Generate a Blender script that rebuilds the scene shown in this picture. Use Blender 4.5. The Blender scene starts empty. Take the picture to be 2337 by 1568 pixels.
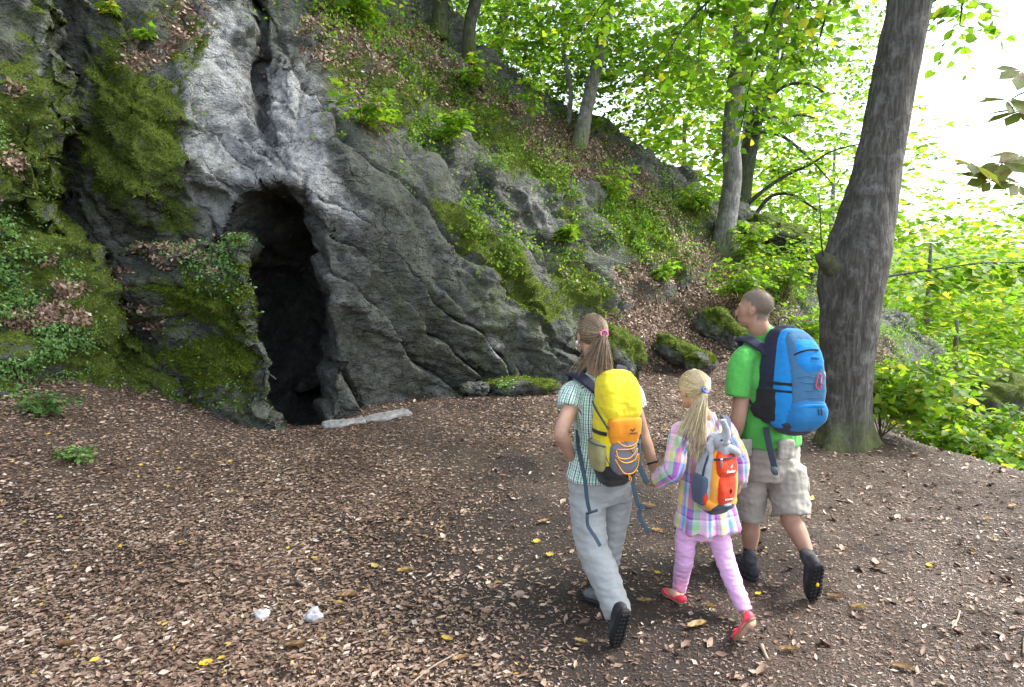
import bpy, bmesh, math, random
import numpy as np
from mathutils import Vector, Matrix
random.seed(7); RNG = np.random.default_rng(7)
S = bpy.context.scene; COL = S.collection
# ------------------------------------------------------------------ camera
CAMZ, PITCH, FPX, CW, CH = 2.0, math.radians(7.0), 1523.0, 2337.0, 1568.0
cam = bpy.data.cameras.new('camera'); co = bpy.data.objects.new('camera', cam); COL.objects.link(co)
co.location = (0, 0, CAMZ); co.rotation_euler = (math.radians(90) - PITCH, 0, 0)
cam.sensor_width = 36.0; cam.lens = 36.0 * FPX / CW; cam.clip_start = 0.05; cam.clip_end = 2000
S.camera = co
# ------------------------------------------------------------------ sky, sun, exposure (bright overcast)
SUN_EL, SUN_AZ = math.radians(48), math.radians(78)      # azimuth clockwise from +Y (to the right of the view)
w = bpy.data.worlds.new('World'); S.world = w; w.use_nodes = True
nt = w.node_tree; bg = nt.nodes['Background']
sky = nt.nodes.new('ShaderNodeTexSky'); sky.sky_type = 'NISHITA'; sky.sun_disc = False
sky.sun_elevation = SUN_EL; sky.sun_rotation = SUN_AZ
sky.air_density = 1.0; sky.dust_density = 3.0; sky.ozone_density = 0.6; sky.altitude = 300
hs = nt.nodes.new('ShaderNodeHueSaturation'); hs.inputs['Saturation'].default_value = 0.45      # overcast: little blue left
nt.links.new(sky.outputs['Color'], hs.inputs['Color']); nt.links.new(hs.outputs['Color'], bg.inputs['Color']); bg.inputs['Strength'].default_value = 0.15
sun = bpy.data.lights.new('sun', 'SUN'); sun.energy = 1.5; sun.angle = math.radians(14); sun.color = (1.0, 0.96, 0.9)
so = bpy.data.objects.new('sun', sun); COL.objects.link(so)
sd = Vector((math.sin(SUN_AZ) * math.cos(SUN_EL), math.cos(SUN_AZ) * math.cos(SUN_EL), math.sin(SUN_EL)))
so.rotation_euler = (-sd).to_track_quat('-Z', 'Y').to_euler()
S.view_settings.view_transform = 'Standard'; S.view_settings.look = 'None'
S.view_settings.exposure = 2.05; S.view_settings.gamma = 1.0
S.render.engine = 'CYCLES'
cy = S.cycles; cy.max_bounces = 7; cy.diffuse_bounces = 4; cy.glossy_bounces = 2; cy.transmission_bounces = 5
cy.transparent_max_bounces = 4; cy.use_denoising = True; cy.caustics_reflective = False; cy.caustics_refractive = False
cy.sample_clamp_indirect = 4.0
# ------------------------------------------------------------------ helpers
SP, CP = math.sin(PITCH), math.cos(PITCH)
def at(px, py, Y):
    """world point at forward distance Y that stands at this place of the (2337 wide) view"""
    a, b = (px - CW / 2) / FPX, (CH / 2 - py) / FPX
    d = np.array([a, CP + b * SP, -SP + b * CP]); t = Y / d[1]
    return np.array([0, 0, CAMZ]) + d * t
def proj(P):
    P = np.asarray(P, float); q = P - np.array([0, 0, CAMZ])
    fz = q[..., 1] * CP - q[..., 2] * SP; up = q[..., 1] * SP + q[..., 2] * CP
    return CW / 2 + FPX * q[..., 0] / fz, CH / 2 - FPX * up / fz
def smooth(a, b, x):
    t = np.clip((x - a) / (b - a), 0, 1); return t * t * (3 - 2 * t)
def _hash(ix, iy, iz, seed):
    h = (ix.astype(np.uint32) * np.uint32(374761393)) ^ (iy.astype(np.uint32) * np.uint32(668265263)) ^ (iz.astype(np.uint32) * np.uint32(2246822519)) ^ np.uint32((seed * 3266489917 + 12345) & 0xffffffff)
    h = (h ^ (h >> np.uint32(15))) * np.uint32(2246822519); h = (h ^ (h >> np.uint32(13))) * np.uint32(3266489917)
    return (h ^ (h >> np.uint32(16))).astype(np.float32) / np.float32(4294967295.0)
def vnoise(p, scale=1.0, seed=0):
    """value noise in [-1,1], p (N,3), feature size = scale"""
    q = np.asarray(p, np.float32) / scale; i = np.floor(q); f = q - i; f = f * f * f * (f * (f * 6 - 15) + 10)
    i = i.astype(np.int64) + 100000; r = 0
    for dx in (0, 1):
        wx = f[:, 0] if dx else 1 - f[:, 0]
        for dy in (0, 1):
            wy = wx * (f[:, 1] if dy else 1 - f[:, 1])
            for dz in (0, 1):
                r = r + wy * (f[:, 2] if dz else 1 - f[:, 2]) * _hash(i[:, 0] + dx, i[:, 1] + dy, i[:, 2] + dz, seed)
    return r * 2 - 1
def fbm(p, scale, octv=4, gain=0.5, seed=0):
    r, a = 0, 1.0
    for o in range(octv):
        r = r + a * vnoise(p, scale / 2 ** o, seed + o * 17); a *= gain
    return r
def ridged(p, scale, octv=3, gain=0.5, seed=0):
    r, a = 0, 1.0
    for o in range(octv):
        r = r + a * (1 - 2 * np.abs(vnoise(p, scale / 2 ** o, seed + o * 31))); a *= gain
    return r
def worley(p, scale, seed=0):
    """F1, F2 and the id of the nearest cell"""
    q = np.asarray(p, np.float32) / scale; i = np.floor(q).astype(np.int64); n = len(q)
    f1 = np.full(n, 9.0, np.float32); f2 = f1.copy(); cid = np.zeros(n, np.float32)
    for dx in (-1, 0, 1):
        for dy in (-1, 0, 1):
            for dz in (-1, 0, 1):
                c = i + np.array([dx, dy, dz]); k = c + 100000
                o = np.stack([_hash(k[:, 0], k[:, 1], k[:, 2], seed + s) for s in (1, 2, 3)], 1)
                d = np.sqrt((((c + o) - q) ** 2).sum(1)); hid = _hash(k[:, 0], k[:, 1], k[:, 2], seed + 9)
                m = d < f1; f2 = np.where(m, f1, np.minimum(f2, d)); cid = np.where(m, hid, cid); f1 = np.where(m, d, f1)
    return f1, f2, cid
def rbf(ctrl, XZ, reg=1e-3):
    """smooth surface y(x,z) through control points (N,3)"""
    c = np.asarray(ctrl, float); n = len(c); A = c[:, [0, 2]]
    d = np.sqrt(((A[:, None] - A[None]) ** 2).sum(-1)); K = d + 0.0
    K[np.arange(n), np.arange(n)] -= reg
    Pm = np.c_[np.ones(n), A]; M = np.block([[K, Pm], [Pm.T, np.zeros((3, 3))]])
    s = np.linalg.solve(M, np.r_[c[:, 1], 0, 0, 0]); out = np.empty(len(XZ))
    for k in range(0, len(XZ), 40000):
        q = XZ[k:k + 40000]; dd = np.sqrt(((q[:, None] - A[None]) ** 2).sum(-1))
        out[k:k + 40000] = dd @ s[:n] + s[n] + q @ s[n + 1:]
    return out
def tag(o, label=None, cat=None, group=None, kind=None):
    if label: o['label'] = label
    if cat: o['category'] = cat
    if group: o['group'] = group
    if kind: o['kind'] = kind
    return o
def empty(name, loc=(0, 0, 0), rz=0):
    o = bpy.data.objects.new(name, None); COL.objects.link(o); o.location = loc; o.rotation_euler = (0, 0, rz); o.empty_display_size = 0.1
    return o
def mesh_np(name, V, F, mat=None, parent=None, attrs=None, smooth_sh=True, uv=None):
    """V (N,3); F list of (M,k) arrays of equal k each; attrs: dict name -> (N,) or (N,3/4) point data"""
    if not isinstance(F, (list, tuple)): F = [F]
    me = bpy.data.meshes.new(name); V = np.ascontiguousarray(V, np.float32)
    me.vertices.add(len(V)); me.vertices.foreach_set('co', V.ravel())
    tot = np.concatenate([np.full(len(f), f.shape[1], np.int32) for f in F]); li = np.concatenate([np.asarray(f, np.int32).ravel() for f in F])
    me.loops.add(len(li)); me.loops.foreach_set('vertex_index', li)
    st = np.r_[0, np.cumsum(tot)[:-1]].astype(np.int32)
    me.polygons.add(len(tot)); me.polygons.foreach_set('loop_start', st); me.polygons.foreach_set('loop_total', tot)
    if smooth_sh: me.polygons.foreach_set('use_smooth', np.ones(len(tot), bool))
    for k, a in (attrs or {}).items():
        a = np.asarray(a, np.float32)
        if a.ndim == 1:
            t = me.attributes.new(k, 'FLOAT', 'POINT'); t.data.foreach_set('value', a)
        elif a.shape[1] == 3:
            t = me.attributes.new(k, 'FLOAT_VECTOR', 'POINT'); t.data.foreach_set('vector', a.ravel())
        else:
            t = me.attributes.new(k, 'FLOAT_COLOR', 'POINT'); t.data.foreach_set('color', a.ravel())
    me.update(); me.validate()
    if mat: me.materials.append(mat)
    o = bpy.data.objects.new(name, me); COL.objects.link(o)
    if parent is not None: o.parent = parent
    return o
def norm(v): 
    v = np.asarray(v, float); return v / (np.linalg.norm(v, axis=-1, keepdims=True) + 1e-9)
# ---- materials
class NT:
    def __init__(s, name):
        s.m = bpy.data.materials.new(name); s.m.use_nodes = True; s.t = s.m.node_tree; s.b = s.t.nodes['Principled BSDF']; s.out = s.t.nodes['Material Output']
    def n(s, typ, **kw):
        x = s.t.nodes.new(typ)
        for k, v in kw.items():
            if k in x.inputs.keys() if isinstance(k, str) else False: x.inputs[k].default_value = v
            else: setattr(x, k, v)
        return x
    def l(s, a, b): s.t.links.new(a, b)
    def attr(s, name, typ='Fac'): 
        a = s.n('ShaderNodeAttribute'); a.attribute_name = name; return a.outputs[typ]
    def pos(s): return s.n('ShaderNodeNewGeometry').outputs['Position']
    def noise(s, scale, detail=4, rough=0.6, vec=None, dist=0.0):
        x = s.n('ShaderNodeTexNoise'); x.inputs['Scale'].default_value = scale; x.inputs['Detail'].default_value = detail; x.inputs['Roughness'].default_value = rough; x.inputs['Distortion'].default_value = dist
        if vec is not None: s.l(vec, x.inputs['Vector'])
        return x.outputs['Fac']
    def ramp(s, fac, stops, interp='LINEAR'):
        r = s.n('ShaderNodeValToRGB'); e = r.color_ramp; e.interpolation = interp
        while len(e.elements) < len(stops): e.elements.new(0.5)
        for i, (p, c) in enumerate(stops):
            e.elements[i].position = p; e.elements[i].color = (*c, 1) if len(c) == 3 else c
        s.l(fac, r.inputs['Fac']); return r.outputs['Color']
    def mix(s, fac, a, b, mode='MIX'):
        x = s.n('ShaderNodeMix'); x.data_type = 'RGBA'; x.blend_type = mode
        for v, i in ((fac, 0), (a, 6), (b, 7)):
            if hasattr(v, 'links') or isinstance(v, bpy.types.NodeSocket): s.l(v, x.inputs[i])
            elif isinstance(v, (int, float)): x.inputs[i].default_value = v if i == 0 else (v, v, v, 1)
            else: x.inputs[i].default_value = (*v, 1)
        return x.outputs[2]
    def math(s, op, a, b=None, clamp=False):
        x = s.n('ShaderNodeMath'); x.operation = op; x.use_clamp = clamp
        for v, i in ((a, 0), (b, 1)):
            if v is None: continue
            if isinstance(v, (int, float)): x.inputs[i].default_value = v
            else: s.l(v, x.inputs[i])
        return x.outputs[0]
    def mapr(s, v, a, b, c=0.0, d=1.0):
        x = s.n('ShaderNodeMapRange'); s.l(v, x.inputs[0])
        for i, q in enumerate((a, b, c, d)): x.inputs[i + 1].default_value = q
        return x.outputs[0]
    def bump(s, h, strength=0.5, dist=0.02, nrm=None):
        b = s.n('ShaderNodeBump'); b.inputs['Strength'].default_value = strength; b.inputs['Distance'].default_value = dist; s.l(h, b.inputs['Height'])
        if nrm is not None: s.l(nrm, b.inputs['Normal'])
        return b.outputs['Normal']
    def col(s, c):
        if isinstance(c, (tuple, list)): s.b.inputs['Base Color'].default_value = (*c, 1)
        else: s.l(c, s.b.inputs['Base Color'])
        return s
    def fin(s, rough=0.8, spec=0.3, nrm=None):
        s.b.inputs['Roughness'].default_value = rough; s.b.inputs['Specular IOR Level'].default_value = spec
        if nrm is not None: s.l(nrm, s.b.inputs['Normal'])
        return s.m
def simple_mat(name, c, rough=0.7, spec=0.3, vary=0.12, nscale=25, bump=0.0, bscale=120, metal=0.0):
    t = NT(name); p = t.n('ShaderNodeTexCoord').outputs['Object']
    n = t.noise(nscale, 4, 0.6, p); lo = tuple(x * (1 - vary) for x in c); hi = tuple(min(1, x * (1 + vary)) for x in c)
    t.col(t.ramp(n, [(0.3, lo), (0.7, hi)])); t.b.inputs['Metallic'].default_value = metal
    nr = t.bump(t.noise(bscale, 3, 0.6, p), bump, 0.004) if bump else None
    return t.fin(rough, spec, nr)
# ================================================================== terrain
def mat_rock():
    t = NT('limestone'); p = t.pos()
    moss = t.attr('moss'); white = t.attr('pale'); lit = t.attr('litter'); tint = t.attr('tint')
    n1 = t.noise(1.3, 6, 0.65, p); n2 = t.noise(7, 6, 0.7, p); n3 = t.noise(38, 5, 0.7, p); n4 = t.noise(3.2, 5, 0.6, p, 0.6)
    dark = t.ramp(n2, [(0.25, (0.040, 0.042, 0.039)), (0.5, (0.090, 0.094, 0.088)), (0.72, (0.17, 0.172, 0.162))])
    pale = t.ramp(n2, [(0.28, (0.11, 0.11, 0.113)), (0.42, (0.21, 0.213, 0.22)), (0.55, (0.31, 0.315, 0.322)), (0.72, (0.45, 0.45, 0.455))])
    wf = t.mapr(t.math('ADD', white, t.mapr(t.noise(4.5, 8, 0.75, p), 0.25, 0.75, -0.5, 0.4)), 0.2, 0.75)
    c = t.mix(wf, dark, pale)
    c = t.mix(t.mapr(n3, 0.45, 0.75, 0.0, 0.5), c, t.mix(wf, (0.06, 0.06, 0.055), (0.66, 0.66, 0.65)))
    # green algae film on damp rock
    c = t.mix(t.math('MULTIPLY', t.mapr(n4, 0.42, 0.7), t.math('MULTIPLY', tint, 0.75)), c, (0.085, 0.11, 0.035))
    # thin dark seams
    v = t.n('ShaderNodeTexVoronoi'); v.feature = 'DISTANCE_TO_EDGE'; v.inputs['Scale'].default_value = 1.3
    mp = t.n('ShaderNodeMapping'); mp.inputs['Rotation'].default_value = (0, math.radians(45), 0); mp.inputs['Scale'].default_value = (0.45, 1, 1.7)
    nz = t.n('ShaderNodeTexNoise'); nz.inputs['Scale'].default_value = 1.8; nz.inputs['Detail'].default_value = 5; t.l(p, nz.inputs['Vector']); wv = t.mix(0.9, p, nz.outputs['Color'], 'ADD'); t.l(wv, mp.inputs[0]); t.l(mp.outputs[0], v.inputs['Vector'])
    seam = t.math('MULTIPLY', t.mapr(v.outputs['Distance'], 0.0, 0.022, 1.0, 0.0), t.mapr(n1, 0.42, 0.55))
    c = t.mix(t.math('MULTIPLY', seam, 0.75), c, (0.03, 0.03, 0.026))
    soil = t.ramp(n3, [(0.3, (0.035, 0.024, 0.017)), (0.7, (0.12, 0.085, 0.06))])
    c = t.mix(t.mapr(t.math('ADD', lit, t.mapr(n2, 0.2, 0.8, -0.3, 0.3)), 0.35, 0.6), c, soil)
    mg = t.ramp(t.noise(22, 5, 0.7, p), [(0.25, (0.03, 0.05, 0.008)), (0.5, (0.085, 0.125, 0.016)), (0.75, (0.17, 0.22, 0.03))])
    mf = t.mapr(t.math('ADD', moss, t.mapr(t.noise(5.5, 6, 0.7, p), 0.2, 0.8, -0.42, 0.42)), 0.38, 0.62)
    c = t.mix(mf, c, mg); t.col(c)
    hgt = t.math('ADD', t.math('MULTIPLY', n3, 0.4), t.math('SUBTRACT', t.math('MULTIPLY', n2, 1.2), t.math('MULTIPLY', seam, 0.5)))
    def rdg(sc, det):
        x = t.n('ShaderNodeTexNoise'); x.noise_type = 'RIDGED_MULTIFRACTAL'; x.inputs['Scale'].default_value = sc; x.inputs['Detail'].default_value = det; t.l(wv2, x.inputs['Vector']); return x.outputs['Fac']
    mp2 = t.n('ShaderNodeMapping'); mp2.inputs['Rotation'].default_value = (0, math.radians(45), 0); mp2.inputs['Scale'].default_value = (0.6, 1, 1.3); t.l(p, mp2.inputs[0]); wv2 = mp2.outputs[0]
    v2 = t.n('ShaderNodeTexVoronoi'); v2.inputs['Scale'].default_value = 11; t.l(wv2, v2.inputs['Vector'])
    v3 = t.n('ShaderNodeTexVoronoi'); v3.inputs['Scale'].default_value = 30; t.l(wv2, v3.inputs['Vector'])
    v4 = t.n('ShaderNodeTexVoronoi'); v4.inputs['Scale'].default_value = 15; nz4 = t.n('ShaderNodeTexNoise'); nz4.inputs['Scale'].default_value = 9; nz4.inputs['Detail'].default_value = 3; t.l(p, nz4.inputs['Vector']); t.l(t.mix(0.12, p, nz4.outputs['Color'], 'ADD'), v4.inputs['Vector'])
    pit = t.math('MULTIPLY', t.mapr(v4.outputs['Distance'], 0.06, 0.30, 1.0, 0.0), t.mapr(n1, 0.35, 0.6)); hgt = t.math('SUBTRACT', hgt, t.math('MULTIPLY', pit, 0.9))
    hgt = t.math('SUBTRACT', hgt, t.math('MULTIPLY', rdg(3.0, 6), 0.38))
    hgt = t.math('ADD', hgt, t.math('ADD', t.math('MULTIPLY', v2.outputs['Distance'], 0.55), t.math('MULTIPLY', v3.outputs['Distance'], 0.3)))
    hgt = t.math('ADD', hgt, t.math('MULTIPLY', mf, t.noise(60, 4, 0.7, p)))
    return t.fin(0.85, 0.25, t.bump(hgt, 1.0, 0.045))
M_ROCK = mat_rock()
def mat_soil():
    t = NT('soil'); p = t.pos(); n = t.noise(3, 6, 0.7, p); n2 = t.noise(55, 5, 0.75, p); dark_soil = t.attr('dark_soil')
    c = t.ramp(n2, [(0.25, (0.030, 0.022, 0.017)), (0.5, (0.085, 0.062, 0.047)), (0.8, (0.20, 0.155, 0.12))])
    c = t.mix(t.math('MULTIPLY', dark_soil, 0.75), c, (0.022, 0.017, 0.016))
    c = t.mix(t.mapr(n, 0.4, 0.7, 0, 0.35), c, (0.05, 0.036, 0.028)); t.col(c)
    return t.fin(0.8, 0.3, t.bump(n2, 0.9, 0.03))
M_SOIL = mat_soil()
# ---- path / forest floor
def ground_z(x, y, fine=True):
    x = np.asarray(x, float); y = np.asarray(y, float)
    lx = -x - 2.75
    z = 0.48 * np.where(lx > 0, lx * lx / (lx + 0.7 + 1e-6), 0) * smooth(2.8, 6.0, y)
    z = z + 0.055 * np.maximum(0, y - 8.2) * smooth(-2.5, 0.0, x)
    z = z - 0.10 * np.exp(-(((x + 2.75) / 0.8) ** 2 + ((y - 8.35) / 0.45) ** 2)) - 0.9 * smooth(8.45, 8.8, y) * smooth(-2.35, -2.6, x)
    xe = np.where(y < 7.4, 4.15 + (7.4 - y) * 0.62, 4.15 - (y - 7.4) * 0.10) 
    d = (x - xe) * 0.85
    z = z - np.where(d > 0, 0.62 * d * d / (d + 0.8), 0)
    z = np.maximum(z, -9.0 - 0.001 * y)
    if fine:
        p = np.stack([x, y, 0 * x], -1).reshape(-1, 3)
        z = z + (0.05 * fbm(p, 1.6, 3, 0.5, 3) + 0.016 * fbm(p, 0.28, 3, 0.6, 5)).reshape(x.shape)
    return z
def grid_faces(ny, nx, keep=None):
    i = np.arange(ny * nx).reshape(ny, nx)
    F = np.stack([i[:-1, :-1], i[:-1, 1:], i[1:, 1:], i[1:, :-1]], -1).reshape(-1, 4)
    if keep is not None: F = F[keep.reshape(-1)[F].all(1)]
    return F
def compact(V, F, attrs):
    u = np.unique(F); r = np.full(len(V), -1, np.int64); r[u] = np.arange(len(u))
    return V[u], r[F], {k: a[u] for k, a in attrs.items()}
gx = np.r_[np.linspace(-9, -5.4, 30, endpoint=False), np.linspace(-5.4, 6.2, 210, endpoint=False), np.linspace(6.2, 16, 40)]
gy = np.r_[np.linspace(-3, 2.2, 40, endpoint=False), np.linspace(2.2, 9, 140, endpoint=False), np.linspace(9, 17, 50)]
GX, GY = np.meshgrid(gx, gy); GZ = ground_z(GX, GY)
gp = np.stack([GX, GY, GZ], -1).reshape(-1, 3)
dark_soil = smooth(0.15, 0.6, fbm(gp, 0.9, 3, 0.5, 77) * 0.6 + 0.9 * np.exp(-(((gp[:, 0] + 0.25) / 0.9) ** 2 + ((gp[:, 1] - 5.0) / 1.4) ** 2)) + 0.8 * np.exp(-(((gp[:, 0] - 0.7) / 1.1) ** 2 + ((gp[:, 1] - 3.7) / 0.7) ** 2)))  # soil darker in random blotches and in broad patches mid-path and round the walkers
ground = mesh_np('ground', gp, grid_faces(len(gy), len(gx)), M_SOIL, attrs={'dark_soil': dark_soil}); tag(ground, kind='structure')
# far valley land, reaching the horizon
vx = np.linspace(-500, 900, 90); vy = np.r_[np.linspace(12, 60, 30, endpoint=False), np.linspace(60, 1500, 60)]
VX, VY = np.meshgrid(vx, vy)
VZ = -9.6 + 0.9 * fbm(np.stack([VX, VY, 0 * VX], -1).reshape(-1, 3), 60, 3, 0.5, 9).reshape(VX.shape) + 0.045 * np.maximum(0, VY - 120)
VZ = np.where(VY > 700, VZ.min() + 26, VZ)
M_MEADOW = simple_mat('meadow', (0.10, 0.16, 0.045), 0.9, 0.1, 0.3, 0.05)
tag(mesh_np('valley_land', np.stack([VX, VY, VZ], -1).reshape(-1, 3), grid_faces(len(vy), len(vx)), M_MEADOW), kind='structure')
# ---- rock sheets: y = f(x, z), through control points given as (view x, view y, distance)
def blobs(px, py, L):
    """soft mask painted on the rock: list of (x, y, rx, ry, angle deg, strength) in view units at the time of building"""
    m = np.zeros(len(px))
    for (x, y, rx, ry, a, s) in L:
        c, n = math.cos(math.radians(a)), math.sin(math.radians(a)); dx, dy = px - x, py - y
        e = ((dx * c + dy * n) / rx) ** 2 + ((-dx * n + dy * c) / ry) ** 2
        m = m + s * np.exp(-e * 1.2)
    return m
SHEETS = {}
def poly_in(poly, X, Z):
    """signed distance to polygon (positive inside)"""
    P = np.asarray(poly); n = len(P); d = np.full(X.shape, 1e9); ins = np.zeros(X.shape, bool)
    for i in range(n):
        a, b = P[i], P[(i + 1) % n]; e = b - a; t = np.clip(((X - a[0]) * e[0] + (Z - a[1]) * e[1]) / (e @ e), 0, 1)
        d = np.minimum(d, np.hypot(X - a[0] - t * e[0], Z - a[1] - t * e[1]))
        c = ((a[1] > Z) != (b[1] > Z)) & (X < (b[0] - a[0]) * (Z - a[1]) / (b[1] - a[1] + 1e-12) + a[0]); ins ^= c
    return np.where(ins, d, -d)
def grid_normals(P):
    du = np.gradient(P, axis=1); dv = np.gradient(P, axis=0); n = np.cross(du, dv); return norm(n)
def sheet(name, ctrl, xs, zs, crest=None, edge=None, pre=None, disp=None, masks=None, label=None, cat='rock', kind=None, slide=0.0):
    C = np.array([at(*c) for c in ctrl]); X, Z = np.meshgrid(xs, zs); shp = X.shape
    X, Z = X.ravel().copy(), Z.ravel().copy()
    Xq, Zq, back = X.copy(), Z.copy(), np.zeros(len(X))
    dz = np.zeros(len(X)); dx = np.zeros(len(X))
    if crest is not None:                                   # the top rolls over and runs back
        E = np.array([at(*c) for c in crest]); zc = np.interp(X, E[:, 0], E[:, 2])
        zc = zc + 0.12 * fbm(np.stack([X, 0 * X, 0 * X], -1), 0.5, 3, 0.6, 41)
        o = np.maximum(0, Z - zc); bc = o * o / (o + 0.12) * 7; back += bc; dx = dx + slide * bc; Zq = np.minimum(Z, zc); dz = -o * 1.04
    if edge is not None:                                    # the right side turns away
        E = np.array([at(*c) for c in edge]); E = E[np.argsort(E[:, 2])]; xe = np.interp(Zq, E[:, 2], E[:, 0])
        xe = xe + 0.05 * fbm(np.stack([0 * X, 0 * X, Zq], -1), 0.3, 3, 0.6, 43)
        o = np.maximum(0, X - xe); back += o * o / (o + 0.10) * 5; Xq = np.minimum(X, xe); dx = dx - o * 0.93 - 0.5 * (o * o / (o + 0.10) * 5)
    Y = rbf(C, np.stack([Xq, Zq], -1))
    if pre is not None: Y = pre(Xq, Zq, Y)
    Y = Y + back
    P = np.stack([X + dx, Y, Z + dz], -1)
    N0 = grid_normals(P.reshape(*shp, 3)).reshape(-1, 3)
    px, py = proj(P); mk = masks(px, py, P, N0)
    D = disp(P, px, py, mk)
    P = P + N0 * D[:, None]
    N = grid_normals(P.reshape(*shp, 3)).reshape(-1, 3)
    # growth settles on what faces up
    up = N[:, 2]; big = fbm(P, 0.5, 4, 0.6, 61)
    mk['moss'] = np.clip(mk['moss'] * (0.55 + 0.9 * smooth(-0.2, 0.6, up)) + 0.18 * big * (mk['moss'] > 0.08), 0, 1)
    mk['litter'] = np.clip(mk['litter'] * (0.35 + 1.0 * smooth(0.15, 0.55, up)) + 0.12 * big * (mk['litter'] > 0.1), 0, 1.2)
    mk['moss'] = mk['moss'] * (1 - 0.75 * np.clip(mk['litter'], 0, 1))
    gz = ground_z(P[:, 0], P[:, 1], False)
    keep = P[:, 2] > gz - 0.45
    F = grid_faces(*shp, keep=keep)
    mk['vis'] = (back < 0.6) * 1.0
    SHEETS[name] = dict(P=P.copy(), N=N.copy(), F=F.copy(), m={k: v.copy() for k, v in mk.items()})
    V, F2, at2 = compact(P, F, {k: mk[k] for k in ('moss', 'pale', 'litter', 'tint')})
    o = mesh_np(name, V, F2, M_ROCK, attrs=at2)
    tag(o, label, cat if label else None, kind=kind); return o
def bed_disp(P, amp, period, dirx=0.72, dirz=0.69, seed=0):
    """overlapping slabs dipping down to the right"""
    s = (P[:, 0] * dirx + P[:, 2] * dirz) + 0.22 * fbm(P, 1.6, 3, 0.5, seed) + 0.03 * fbm(P, 0.3, 2, 0.5, seed + 3)
    q = s / period + 0.35 * np.sin(s / period * 1.7); k = np.floor(q); f = q - k
    h = _hash(k.astype(np.int64) + 5000, k.astype(np.int64) * 0 + 3, k.astype(np.int64) * 0, seed + 5)
    saw = np.where(f < 0.86, f / 0.86, (1 - f) / 0.14)           # rises along the bed, drops at the joint
    return amp * (0.35 + 0.9 * h) * (saw - 0.5) - amp * 0.85 * np.exp(-(((f - 0.965) / 0.04) ** 2)) * (0.4 + h)
def facets(P, scale, slope, seed):
    """flat tilted facets meeting at edges, stretched along the beds"""
    q = np.stack([(P[:, 0] * 0.72 + P[:, 2] * 0.69), P[:, 1] * 0.6, (P[:, 0] * 0.69 - P[:, 2] * 0.72) * 0.5], -1)
    q = q + 0.12 * scale * np.stack([fbm(P, scale * 0.5, 2, 0.5, seed + k) for k in (1, 2, 3)], -1)
    f1, f2, cid = worley(q, scale, seed)
    return scale * slope * (1.3 * (cid - 0.5) - 0.7 * f1)
def rock_fine(P, k=1.0):
    g1, g2, gid = worley(P + 3.7, 0.13, 23)
    return k * (0.02 * (gid - 0.5) - 0.012 * g1 + 0.02 * ridged(P, 0.5, 3, 0.55, 5) + 0.012 * fbm(P, 0.12, 3, 0.6, 8)) + k * (facets(P, 0.62, 0.24, 11) + 0.95 * facets(P, 0.24, 0.26, 12) + 0.45 * facets(P, 0.1, 0.24, 13))
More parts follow.
